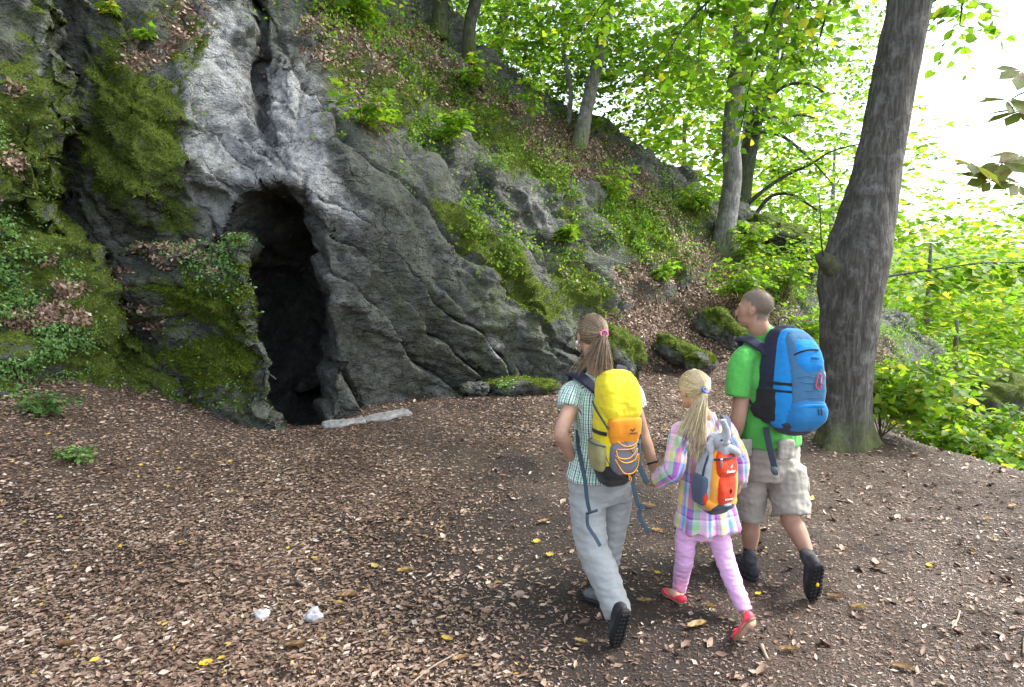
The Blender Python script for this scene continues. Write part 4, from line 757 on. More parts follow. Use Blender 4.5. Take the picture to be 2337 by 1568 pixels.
def mat_skin(name, c):
    t = NT(name); p = t.n('ShaderNodeTexCoord').outputs['Object']; n = t.noise(14, 4, 0.6, p); t.col(t.ramp(n, [(0.3, tuple(x * 0.85 for x in c)), (0.7, tuple(min(1, x * 1.1) for x in c))]))
    t.b.inputs['Subsurface Weight'].default_value = 0.15; t.b.inputs['Subsurface Radius'].default_value = (0.012, 0.005, 0.003); t.b.inputs['Subsurface Scale'].default_value = 0.6
    return t.fin(0.5, 0.35, t.bump(t.noise(220, 3, 0.6, p), 0.12, 0.002))
def mat_hair(name, lo, hi):
    t = NT(name); v = t.attr('var'); t.col(t.ramp(v, [(0.0, lo), (1.0, hi)])); return t.fin(0.42, 0.45)
M_SKIN = mat_skin('skin', (0.50, 0.30, 0.215)); M_SKIN2 = mat_skin('skin_tanned', (0.40, 0.235, 0.165))
def strands(name, pers, paths, rad, mat, parent=None, seg=3, flag=True):
    """one joined mesh of hair strands; paths (n,k,3)"""
    parts = []; var = []
    for P in paths:
        m = len(P); R = np.linspace(rad, rad * 0.45, m); V, F = tube(P, R, seg, 0, 0, 0, False, False); parts.append((V, F)); var.append(np.full(len(V), RNG.random()))
    V, F = merge(parts); o = mesh_np(name, V - pers.org, F, mat, parent or pers.o, {'var': np.concatenate(var)}); tag(o, kind='stuff'); return o
def scalp(P, tie, n, low=-0.05, front=0.045, k=1.0, lift=1.0, parting=0.0):
    """combed strands from the hairline over the skull to the tie (local head coordinates)"""
    out = []; c = np.array([0, -.014, .030]); r = np.array([.083, .104, .091]) * lift; tl = (tie - c) / r; tl = tl / np.linalg.norm(tl)
    while len(out) < n:
        u = norm(RNG.normal(size=3)); p = c + r * u
        if p[1] > front + 0.35 * (p[2] - 0.03) * 0 + (0.03 if p[2] > 0.06 else 0) or p[2] < low or (u @ tl) > 0.93: continue
        ts = np.linspace(0, 1, 7); a = math.acos(np.clip(u @ tl, -1, 1)); L = [(math.sin((1 - t) * a) * u + math.sin(t * a) * tl) / math.sin(a) for t in ts]
        rr = 1.0 + 0.02 * RNG.random() + 0.03 * np.sin(np.pi * ts); out.append([P(*(c + r * l * q)) for l, q in zip(L, rr)])
    return np.array(out)
def tail(P0, n, ends, sag, thick, m=10):
    """loose ponytail strands from P0 (world) to end points"""
    out = []
    for i in range(n):
        e = ends[RNG.integers(len(ends))]; e = e[0] + RNG.normal(size=3) * e[1]; o = P0 + RNG.normal(size=3) * thick * 0.35; ts = np.linspace(0, 1, m)[:, None]
        mid = (o + e) / 2 + np.array([0, -0.02, sag]) + RNG.normal(size=3) * thick; out.append((1 - ts) ** 2 * o + 2 * ts * (1 - ts) * mid + ts ** 2 * e)
    return np.array(out)
def shoe(p, heel, toe, up, w, hh, um, sm, name='shoe', high=False, ankle=None, sole_h=0.028, open_top=False):
    """heel and toe are points on the underside of the sole; up points out of the shoe's top"""
    heel, toe = np.asarray(heel, float), np.asarray(toe, float); d = toe - heel; L = np.linalg.norm(d); d = d / L; up = norm(up - (up @ d) * d); b = np.cross(d, up)
    wd = [(-.02, .55), (.08, .78), (.25, .80), (.45, .78), (.65, .98), (.80, .95), (.93, .70), (1.0, .40)]
    sole = loft([(heel + d * L * t + up * sole_h * (0.55 + (0.25 if t > 0.9 else 0)), b * w * k, up * sole_h * 0.5) for t, k in wd], 16, 4.0, 1)
    hs = [(-.01, .50, .75), (.08, .76, .95), (.25, .78, .98), (.42, .78, .92), (.60, .92, .66), (.78, .92, .52), (.92, .66, .42), (.99, .36, .30)]
    if open_top: hs = [(-.01, .55, .80), (.08, .78, .72), (.25, .80, .45), (.5, .82, .32), (.68, .95, .42), (.80, .92, .46), (.92, .66, .40), (1.0, .36, .28)]
    parts = [loft([(heel + d * L * t + up * (sole_h * 0.7 + hh * h * 0.5), b * w * k * 0.97, up * hh * h * 0.5) for t, k, h in hs], 18, 2.6)]
    if ankle is not None: parts.append(limbv([heel + d * L * 0.20 + up * (sole_h + hh * 0.5), heel + d * L * .18 + up * (sole_h + hh), np.asarray(ankle)], [w * .82, w * .80, w * .84], 10, 16))
    V, N, F = remesh(parts, 0.0075, 2); V = folds(V, N, 0.0025, 0.05, 5); o = p.mesh(name, V, F, um)
    # tread blocks under the sole
    tr = []
    if not open_top:
        for t in np.linspace(0.06, 0.94, 9):
            wk = np.interp(t, [x[0] for x in wd], [x[1] for x in wd]) * w
            for sx in (-.62, -.12, .38 + .1):
                c = heel + d * L * t + b * wk * (sx + .12) - up * 0.001; tr.append(loft([(c - d * .007, b * wk * .24, up * .004), (c + d * .009, b * wk * .24, up * .004)], 8, 4.0, 1))
    V, F = merge([sole] + tr); p.mesh('sole', V, F, sm, parent=o); return o
def strip(pts, wid, nrm_, th=0.003):
    """webbing strap: centre line, half width, facing"""
    P = np.asarray(pts, float); t = norm(np.gradient(P, axis=0)); n = norm(np.broadcast_to(np.asarray(nrm_, float), P.shape)); b = norm(np.cross(t, n)); n = np.cross(b, t); wid = np.broadcast_to(wid, (len(P),))[:, None]; th = np.broadcast_to(th, (len(P),))[:, None]
    return loft([(P[i], b[i] * wid[i], n[i] * th[i]) for i in range(len(P))], 12, 4.0, 1)
def hit_ground(px, py):
    a, b = 0.5, 30.0
    for _ in range(50):
        m = (a + b) / 2; q = at(px, py, m)
        if q[2] > ground_z(q[0:1], q[1:2])[0]: a = m
        else: b = m
    return at(px, py, a)
# ================================================================== woman with the yellow pack
wo = Person('person', 'woman with brown ponytail, checked shirt and grey trousers, holding the girl by the hand', hit_ground(1372, 1400), (-0.35, 0.94))
p = wo
hp, HP, HR = head_parts(at(1350, 764, 3.80), (-0.22, 0.97), 1.0, neck=at(1368, 858, 3.82))
eL, wL = at(1280, 988, 3.62), at(1304, 1046, 3.78); eR, wR = at(1466, 985, 3.92), at(1493, 1066, 3.84); sL, sR = at(1312, 902, 3.775), at(1438, 894, 3.90)
body = hp + [limbv([sL, (sL + eL) / 2, eL, (eL * .6 + wL * .4), wL], [.045, .045, .040, .040, .027], 24), limbv([sR, (sR + eR) / 2, eR, eR * .6 + wR * .4, wR], [.044, .043, .039, .037, .026], 24)]
body += hand_parts(wL, np.array([.35, .8, -.2]), np.array([.6, -.6, .3]), 0.95, 0.35, 1) + hand_parts(wR, at(1494, 1100, 3.80) - wR, np.array([-.5, -.2, .4]), 0.95, 0.75, -1)
body += [wo.torso([(1368, 1080, 3.82, .14, .09), (1370, 1000, 3.82, .11, .08), (1372, 920, 3.82, .14, .08), (1370, 872, 3.83, .12, .06)]), limbv([at(1335, 1090, 3.79), at(1352, 1240, 3.68), at(1408, 1402, 3.49)], [.08, .05, .035]), limbv([at(1410, 1090, 3.86), at(1392, 1250, 3.88), at(1370, 1352, 3.98)], [.08, .05, .035])]
V, N, F = remesh(body, 0.0072, 3); skin = wo.mesh('body', V, F, M_SKIN)
# shirt
sh = [wo.torso([(1366, 1088, 3.80, .192, .142), (1368, 1050, 3.81, .175, .128), (1371, 1000, 3.82, .155, .112), (1373, 950, 3.82, .168, .118), (1372, 905, 3.83, .180, .115), (1371, 872, 3.84, .155, .085), (1369, 852, 3.84, .085, .065), (1367, 842, 3.84, .058, .056)]),
      limbv([at(1335, 888, 3.80), at(1306, 900, 3.765), at(1299, 930, 3.725)], [.056, .070, .070], 14), limbv([at(1420, 882, 3.88), at(1444, 896, 3.91), at(1453, 930, 3.92)], [.050, .060, .058], 14)]
V, N, F = remesh(sh, 0.0085, 4); V = folds(V, N, 0.0055, 0.09, 31, (1.2, 1.2, .45)); V = folds(V, N, 0.002, 0.03, 33, (1, 1, .7))
uv = cloth_uv(V, wo, at(1371, 960, 3.82), [([at(1318, 870, 3.78), at(1298, 930, 3.72)], .09), ([at(1432, 866, 3.89), at(1456, 932, 3.92)], .09)], .165)
NV, GR, WH = (0.05, 0.045, 0.16), (0.22, 0.56, 0.32), (0.80, 0.86, 0.84)
st = [(0.0, WH), (.10, NV), (.20, WH), (.36, GR), (.46, WH), (.54, NV), (.62, WH), (.78, GR), (.92, WH)]
M_CHECK = mat_plaid('checked_cotton', st, st, 0.055, 0.055, 0.5, 'MULTIPLY'); wo.mesh('shirt', V, F, M_CHECK, {'uvw': uv})
# trousers
tr = [wo.torso([(1372, 1140, 3.80, .165, .12), (1370, 1105, 3.80, .180, .13), (1370, 1068, 3.81, .172, .122)]), limbv([at(1340, 1100, 3.79), at(1342, 1160, 3.75), at(1352, 1245, 3.67), at(1384, 1330, 3.57), at(1411, 1402, 3.475)], [.105, .106, .092, .084, .074], 40), limbv([at(1408, 1100, 3.84), at(1404, 1170, 3.86), at(1390, 1255, 3.88), at(1380, 1310, 3.94), at(1371, 1354, 3.98)], [.092, .088, .076, .070, .064], 40)]
V, N, F = remesh(tr, 0.0088, 4); V = folds(V, N, 0.0065, 0.085, 41, (.55, .55, 1.7)); V = folds(V, N, 0.003, 0.035, 43, (.6, .6, 1.5)); M_TROU = mat_cloth('grey_trousers', (0.33, 0.35, 0.35)); wo.mesh('trousers', V, F, M_TROU)
M_SHOE = simple_mat('dark_shoe', (0.035, 0.038, 0.042), 0.7, 0.3, 0.3, 20, 0.3); M_SOLE = simple_mat('rubber', (0.02, 0.02, 0.021), 0.75, 0.25, 0.3, 20, 0.3); M_SHOE2 = simple_mat('grey_shoe', (0.12, 0.125, 0.13), 0.7, 0.3, 0.3, 20, 0.3)
tg = hit_ground(1406, 1478); hl = at(1430, 1400, tg[1] - 0.05); shoe(wo, hl, tg, np.array([-.2, .8, .45]), .046, .085, M_SHOE, M_SOLE)
tg = hit_ground(1330, 1366) + [0, 0, .01]; hl = hit_ground(1374, 1384) + [0, 0, .01]; shoe(wo, hl, tg, np.array([0, 0, 1.0]), .045, .085, M_SHOE2, M_SOLE)
# hair
M_HAIRW = mat_hair('brown_hair', (0.085, 0.058, 0.036), (0.36, 0.26, 0.165))
V, N, F = remesh([ball(HP(0, -.024, .034), (.081, .094, .087), HR), ball(HP(0, -.040, -.012), (.066, .062, .052), HR)], 0.006, 3); hc = wo.mesh('hair', V, F, M_HAIRW, {'var': np.clip(.3 + .2 * fbm(V * np.array([1, 1, .2]), .02, 2, .5, 3), 0, 1)})
tl = np.array([.028, -.110, .022]); strands('combed_hair', wo, scalp(HP, tl, 950, -.058, .05), .0019, M_HAIRW, hc)
tp = HP(.030, -.122, .018); strands('ponytail', wo, tail(tp, 420, [(at(1362, 846, 3.64), (.014, .015, .02))] * 3 + [(at(1378, 846, 3.63), (.014, .015, .02))] * 4 + [(at(1390, 848, 3.63), (.010, .015, .02))] * 3 + [(at(1342, 842, 3.66), (.02, .02, .012)), (at(1318, 850, 3.70), (.03, .02, .010))], .045, .007), .0019, M_HAIRW, hc)
V, F = tube(np.array([tp + .021 * (math.cos(a) * HR[:, 0] + math.sin(a) * (HR[:, 2] * .8 + HR[:, 1] * .4)) for a in np.linspace(0, 2 * np.pi, 18)]), np.full(18, .006), 8, 0, 0, 0, False, False); wo.mesh('hair_tie', V, F, simple_mat('pink_band', (0.75, 0.12, 0.35), 0.6))
V, F = ball(HP(-.086, .0, -.042), (.009, .009, .011)); wo.mesh('earring', V, F, simple_mat('pearl', (0.8, 0.8, 0.8), 0.25, 0.5))
bc = wR * .88 + eR * .12; ax = norm(wR - eR); x = norm(np.cross(ax, [0, 1, 0])); y = np.cross(ax, x); V, F = tube(np.array([bc + .031 * (math.cos(a) * x + math.sin(a) * y) for a in np.linspace(0, 2 * np.pi, 20)]), np.full(20, .0055), 8, 0, 0, 0, False, False); wo.mesh('bracelet', V, F, simple_mat('dark_cord', (0.02, 0.022, 0.03), 0.5))
# ================================================================== girl
gi = Person('person', 'blond girl in pastel plaid tunic, pink trousers and red flat shoes', hit_ground(1600, 1400), (-0.38, 0.92))
hp, HP, HR = head_parts(at(1582, 889, 3.76), (-0.44, 0.90), 0.93, neck=at(1612, 955, 3.80), nr=.040, turn_up=-0.18)
gs, ge, gw = at(1552, 985, 3.72), at(1537, 1072, 3.64), at(1502, 1096, 3.70); rs, re, rw = at(1655, 978, 3.86), at(1686, 1045, 3.88), at(1688, 1100, 3.86)
body = hp + [limbv([gs, ge, gw], [.036, .033, .024]), limbv([rs, re, rw], [.036, .033, .024]), gi.torso([(1612, 1190, 3.78, .11, .08), (1606, 1080, 3.78, .10, .075), (1606, 980, 3.79, .10, .06), (1610, 960, 3.80, .06, .05)]),
       limbv([at(1568, 1190, 3.76), at(1562, 1270, 3.78), at(1549, 1352, 3.90)], [.06, .042, .026]), limbv([at(1632, 1190, 3.74), at(1655, 1275, 3.70), at(1700, 1400, 3.53)], [.06, .042, .027])]
body += hand_parts(gw, at(1484, 1104, 3.72) - gw, np.array([0, .5, .9]), 0.72, 0.7, 1) + hand_parts(rw, np.array([0, .2, -1.0]), np.array([-1, .2, 0]), 0.72, 0.5, 1)
lh, lt = hit_ground(1560, 1380) + [0, 0, .004], hit_ground(1514, 1352) + [0, 0, .004]; rt_ = hit_ground(1680, 1464); rh = at(1720, 1414, rt_[1] - 0.06)
for h_, t_, an in ((lh, lt, at(1549, 1350, 3.90)), (rh, rt_, at(1703, 1404, 3.52))):
    d = t_ - h_; body.append(limbv([an, h_ + d * .12 + norm(an - h_) * .03, h_ + d * .5 + np.array([0, 0, .028]), h_ + d * .85 + np.array([0, 0, .016])], [.027, .029, .026, .018], 16))
V, N, F = remesh(body, 0.0068, 3); gi.mesh('body', V, F, M_SKIN)
tn = [gi.torso([(1616, 1200, 3.77, .200, .150), (1613, 1150, 3.77, .168, .124), (1609, 1095, 3.78, .150, .112), (1605, 1030, 3.78, .138, .10), (1603, 988, 3.79, .135, .085), (1607, 966, 3.80, .10, .066), (1611, 950, 3.80, .052, .048)]),
      limbv([at(1566, 980, 3.74), gs, at(1544, 1030, 3.68), ge, (ge + gw) / 2, gw + (gw - ge) * .12], [.044, .052, .054, .056, .052, .046], 30), limbv([at(1645, 972, 3.84), rs, re, rw], [.044, .050, .052, .046], 26)]
V, N, F = remesh(tn, 0.0085, 4); low = smooth(at(1600, 1060, 3.78)[2], at(1600, 1200, 3.78)[2], V[:, 2]); V = folds(V, N, 0.0055, 0.085, 51, (1.2, 1.2, .4)); V = folds(V, N, 0.0022, 0.03, 53, (1, 1, .6))
q = V - at(1612, 1150, 3.78); an = np.arctan2(q @ gi.r, -(q @ gi.f)); V = V + N * (0.008 * low * np.sin(an * 8 + 2.3 * np.sin(an * 1.7 + 1)))[:, None]
uv = cloth_uv(V, gi, at(1606, 1060, 3.78), [([at(1566, 975, 3.74), at(1544, 1030, 3.68), ge, gw], .085), ([at(1645, 970, 3.84), re, rw], .08)], .135)
YE, LV, BL, PU, MG, GN, PK, LB, WT = (.82, .66, .20), (.52, .36, .74), (.12, .28, .74), (.24, .06, .42), (.60, .04, .30), (.28, .54, .26), (.80, .42, .68), (.40, .62, .90), (.85, .84, .88)
sv = [(0, YE), (.16, LV), (.22, BL), (.28, LB), (.34, MG), (.40, PU), (.48, GN), (.60, PK), (.72, WT), (.76, BL), (.82, LV), (.90, MG), (.95, LV)]
sh_ = [(0, YE), (.18, PK), (.30, GN), (.46, LB), (.54, WT), (.60, PU), (.66, LV), (.82, BL), (.88, YE)]
gi.mesh('tunic', V, F, mat_plaid('pastel_plaid', sv, sh_, .25, .20, 0.33), {'uvw': uv})
tr = [gi.torso([(1612, 1225, 3.77, .10, .07), (1610, 1180, 3.78, .12, .09), (1608, 1150, 3.78, .11, .08)]), limbv([at(1574, 1190, 3.76), at(1565, 1225, 3.765), at(1562, 1275, 3.78), at(1554, 1320, 3.85), at(1549, 1350, 3.895)], [.064, .060, .052, .045, .040], 30), limbv([at(1634, 1190, 3.75), at(1642, 1225, 3.73), at(1656, 1280, 3.70), at(1680, 1345, 3.60), at(1699, 1394, 3.535)], [.064, .061, .054, .048, .042], 30)]
V, N, F = remesh(tr, 0.0078, 4); V = folds(V, N, 0.004, 0.05, 61, (.5, .5, 2.0)); V = folds(V, N, 0.002, 0.02, 63, (.5, .5, 1.8)); gi.mesh('trousers', V, F, mat_cloth('pink_trousers', (0.72, 0.42, 0.70), 0.08))
M_RED = simple_mat('coral_shoe', (0.88, 0.06, 0.10), 0.45, 0.4, 0.1); M_TAN = simple_mat('tan_sole', (0.26, 0.17, 0.10), 0.8, 0.2, 0.2)
for h_, t_, up in ((lh, lt, np.array([0, 0, 1.0])), (rh, rt_, np.array([-.45, .75, .4]))):
    so_ = shoe(gi, h_, t_, up, .039, .058, M_RED, M_TAN, 'flat_shoe', sole_h=.010, open_top=True)
    d = t_ - h_; u = norm(up - (up @ norm(d)) * norm(d)); c = h_ + d * .70 + u * .036; b = np.cross(norm(d), u); V, F = merge([ball(c + b * s * .012, (.011, .007, .006)) for s in (-1, 1)]); gi.mesh('bow', V, F, M_RED, parent=so_)
M_HAIRG = mat_hair('blond_hair', (0.36, 0.28, 0.15), (0.82, 0.70, 0.46))
V, N, F = remesh([ball(HP(0, -.022, .034), np.array([.081, .094, .087]) * .93, HR), ball(HP(0, -.038, -.012), np.array([.068, .062, .052]) * .93, HR)], 0.006, 3); hc = gi.mesh('hair', V, F, M_HAIRG, {'var': np.clip(.35 + .2 * fbm(V * np.array([1, 1, .2]), .02, 2, .5, 3), 0, 1)})
tl = np.array([-.012, -.112, .000]); strands('combed_hair', gi, scalp(HP, tl, 950, -.056, .05), .0018, M_HAIRG, hc)
tp = HP(-.012, -.124, -.004); strands('ponytail', gi, tail(tp, 460, [(at(1588, 1034, 3.56), (.011, .015, .03))] * 4 + [(at(1600, 1024, 3.56), (.010, .015, .03))] * 4 + [(at(1578, 1000, 3.58), (.011, .02, .03))] * 2 + [(at(1560, 996, 3.60), (.012, .02, .02)), (at(1546, 1000, 3.62), (.012, .02, .02))], .05, .007), .0018, M_HAIRG, hc)
V, F = tube(np.array([tp + .018 * (math.cos(a) * HR[:, 0] + math.sin(a) * (HR[:, 2] * .8 + HR[:, 1] * .4)) for a in np.linspace(0, 2 * np.pi, 18)]), np.full(18, .007), 8, 0, 0, 0, False, False); gi.mesh('hair_tie', V, F, simple_mat('blue_band', (0.03, 0.10, 0.42), 0.3, 0.5))
parts = []; ts = np.linspace(0, 1, 26)
for ph in (0, 2.09, 4.19):
    u = np.array([.075 - .085 * ts, -.055 - .066 * np.sin(ts * 1.5), .055 - .052 * ts]).T; parts.append(tube(np.array([HP(*(a + np.array([0, -.006 + .005 * math.cos(t * 22 + ph), .010 * math.sin(t * 22 + ph)]))) for a, t in zip(u, ts)]), np.full(26, .0085), 8, 0, 0, 0, False, True))
V, F = merge(parts); gi.mesh('braid', V, F, M_HAIRG, {'var': .6 + .3 * RNG.random(len(V))}, hc)
# ================================================================== man
ma = Person('person', 'man with shaved head in green short-sleeved shirt and khaki shorts, looking left', hit_ground(1770, 1345), (-0.30, 0.95))
hp, HP, HR = head_parts(at(1722, 704, 4.22), (-0.80, 0.58), 1.06, neck=at(1742, 772, 4.24), nr=.064)
sL, eL, wL = at(1703, 830, 4.15), at(1684, 962, 4.08), at(1664, 1030, 4.22); sR, eR, wR = at(1806, 830, 4.34), at(1832, 930, 4.40), at(1800, 985, 4.62)
lk, la = at(1714, 1185, 4.24), at(1711, 1262, 4.26); rk, ra = at(1802, 1175, 4.12), at(1843, 1264, 4.00)
body = hp + [limbv([sL, (sL + eL) / 2, eL, eL * .6 + wL * .4, wL], [.050, .050, .045, .046, .030], 26), limbv([sR, eR, wR], [.050, .045, .031], 26), ma.torso([(1756, 1000, 4.20, .14, .09), (1752, 900, 4.20, .14, .09), (1750, 830, 4.22, .15, .08), (1744, 800, 4.23, .09, .06)]),
      limbv([at(1718, 1060, 4.22), lk, lk * .6 + la * .4, la, la + [0, 0, -.06]], [.08, .058, .060, .037, .036], 26), limbv([at(1795, 1060, 4.18), rk, rk * .62 + ra * .38, ra, ra + [.005, .01, -.06]], [.08, .060, .062, .039, .036], 26)]
body += hand_parts(wL, wL - eL, np.array([1, .2, 0]), 1.05, 0.4, 1) + hand_parts(wR, wR - eR, np.array([-.3, .5, -.6]), 1.05, 0.4, -1)
V, N, F = remesh(body, 0.0072, 2)
HC = HP(0, 0, 0); k = 1.06; L = (V - HC) @ HR / k; nz = fbm(V, .012, 2, .5, 5) * .006
line = np.where(L[:, 1] > .0, .036 + .25 * np.clip(L[:, 1], 0, 1), np.where(L[:, 1] > -.03, .010, -.070)) + nz
crop = smooth(-.012, .020, L[:, 2] - line) * smooth(.074, .058, L[:, 1] + nz) * (np.abs(L[:, 0]) < .0835) * (L[:, 2] > -.09)
t = NT('skin_and_cropped_hair'); pp = t.n('ShaderNodeTexCoord').outputs['Object']; n = t.noise(14, 4, .6, pp); sk = t.ramp(n, [(.3, (.34, .20, .14)), (.7, (.44, .26, .182))]); hr = t.ramp(t.noise(300, 2, .6, pp), [(.3, (.12, .09, .068)), (.7, (.24, .19, .15))])
t.col(t.mix(t.attr('crop'), sk, hr)); t.b.inputs['Subsurface Weight'].default_value = .12; t.b.inputs['Subsurface Radius'].default_value = (.012, .005, .003); M_MAN = t.fin(.55, .3, t.bump(t.noise(220, 3, .6, pp), .12, .002))
mb = ma.mesh('body', V, F, M_MAN, {'crop': crop}); VB, CB_, NB = V, crop, N
e1 = HP(-.030, .076, .004); 
for sx in (-1, 1):
    V, F = ball(HP(sx * .031, .070, .004), .011); eo = ma.mesh('eye', V, F, simple_mat('eye_white', (0.75, 0.72, 0.70), 0.3, 0.5)); V, F = ball(HP(sx * .0325, .0785, .004), .0045); ma.mesh('iris', V, F, simple_mat('iris', (0.06, 0.04, 0.03), 0.3), parent=eo)
M_CROP = mat_hair('cropped_hair', (0.11, 0.082, 0.062), (0.30, 0.24, 0.19)); ci = np.where(CB_ > .6)[0]; i = RNG.choice(ci, 9000); n = len(i); d = NB[i] * .7 + RNG.normal(size=(n, 3)) * .25 + np.array([.05, -.05, -.25])
Vs, Fs = stamp(T_BLADE, F_BLADE, VB[i] + RNG.normal(size=(n, 3)) * .0018, d, RNG.normal(size=(n, 3)), .0065, None, np.full(n, .6)); tag(ma.mesh('hair', Vs, Fs, M_CROP, {'var': np.repeat(RNG.random(n), 3)}), kind='stuff')
sh = [ma.torso([(1756, 1010, 4.19, .207, .150), (1754, 960, 4.19, .198, .140), (1753, 900, 4.20, .192, .130), (1752, 850, 4.21, .205, .130), (1750, 815, 4.22, .204, .112), (1748, 790, 4.23, .160, .086), (1743, 772, 4.235, .086, .076), (1739, 754, 4.232, .076, .072)]), limbv([at(1726, 806, 4.17), at(1697, 820, 4.135), at(1685, 866, 4.10), at(1681, 904, 4.085)], [.058, .073, .073, .068], 18), limbv([at(1786, 808, 4.31), at(1812, 822, 4.35), at(1826, 884, 4.38)], [.058, .072, .068], 18)]
V, N, F = remesh(sh, 0.0085, 4); V = folds(V, N, 0.0055, 0.10, 71, (1, .8, .8)); V = folds(V, N, 0.0022, 0.03, 73)
uv = cloth_uv(V, ma, at(1752, 880, 4.2), [([at(1712, 790, 4.16), at(1681, 905, 4.085)], .10)], .19)
G0, G1 = (0.085, 0.40, 0.075), (0.065, 0.33, 0.06); ma.mesh('shirt', V, F, mat_plaid('green_ripstop', [(0, G0), (.86, G1)], [(0, G0), (.86, G1)], .022, .022, .5), {'uvw': uv})
nb, nt_ = at(1746, 778, 4.24), at(1737, 748, 4.235); q = [(nb + (nt_ - nb) * t, ma.r * (.104 - .020 * t), ma.f * (.096 - .014 * t)) for t in (0, .35, .7, 1.0)]; V, F = loft(q, 26, 2.0, 1); ma.mesh('collar', V, F, mat_cloth('green_collar', (0.085, 0.40, 0.075), .1))
M_KH = mat_cloth('khaki_shorts', (0.33, 0.31, 0.27), .1)
srt = [ma.torso([(1758, 1085, 4.19, .185, .13), (1757, 1050, 4.19, .195, .14), (1756, 1000, 4.19, .186, .13)]), limbv([at(1716, 1065, 4.21), at(1714, 1120, 4.22), at(1714, 1180, 4.24)], [.10, .096, .090], 26), limbv([at(1794, 1065, 4.17), at(1800, 1120, 4.15), at(1806, 1174, 4.10)], [.115, .118, .116], 26)]
V, N, F = remesh(srt, 0.0088, 4); V = folds(V, N, 0.007, 0.085, 81, (.8, .8, 1.2)); V = folds(V, N, 0.003, 0.035, 83); so_ = ma.mesh('shorts', V, F, M_KH)
for c, a_, b_ in ((at(1700, 1022, 4.05), .048, .05), (at(1794, 1026, 4.01), .055, .055), (at(1693, 1095, 4.11), .038, .05), (at(1836, 1110, 4.10), .03, .06)):
    V, N, F = remesh([loft([(c + np.array([0, 0, -b_]), ma.r * a_, ma.f * .014), (c, ma.r * a_ * 1.02, ma.f * .017), (c + np.array([0, 0, b_]), ma.r * a_, ma.f * .014)], 16, 5.0, 1)], .006, 2); V = folds(V, N, .004, .05, 85); ma.mesh('pocket', V, F, M_KH, parent=so_)
M_BOOT = simple_mat('hiking_boot', (0.035, 0.038, 0.042), 0.7, 0.3, 0.3, 20, 0.3); M_SOCK = mat_cloth('navy_sock', (0.012, 0.014, 0.028))
for a_, b_ in ((la, lk), (ra, rk)):
    e = norm(b_ - a_); V, F = limbv([a_ - e * .02, a_ + e * .02, a_ + e * .045], [.043, .043, .044], 10); ma.mesh('sock', V, F, M_SOCK)
h_ = hit_ground(1724, 1326); t_ = hit_ground(1672, 1296); t_ = h_ + norm(t_ - h_) * .30; bo = shoe(ma, h_, t_, np.array([0, 0, 1.0]), .050, .105, M_BOOT, M_SOLE, 'boot', ankle=la + [0, 0, -.015])
for k_ in range(5):
    c = h_ + (t_ - h_) * (.36 + .085 * k_) + np.array([0, 0, .13 - .018 * k_]); b = np.cross(norm(t_ - h_), [0, 0, 1.0]); V, F = tube([c - b * .026, c + [0, 0, .006], c + b * .026], [.003] * 3, 6, 0, 0, 0, False); ma.mesh('lace', V, F, M_SOLE, parent=bo)
t_ = hit_ground(1856, 1372); h_ = at(1868, 1306, t_[1] - .10); h_ = t_ + norm(h_ - t_) * .29; bo = shoe(ma, h_, t_, np.array([-.1, .85, .45]), .052, .10, M_BOOT, M_SOLE, 'boot', ankle=ra + [0, 0, -.012])
c = h_ + (t_ - h_) * .45 - norm(np.array([-.1, .85, .45])) * .012; V, F = ball(c, (.010, .006, .013)); ma.mesh('sole_badge', V, F, simple_mat('yellow_badge', (0.75, 0.48, 0.02), 0.5), parent=bo)
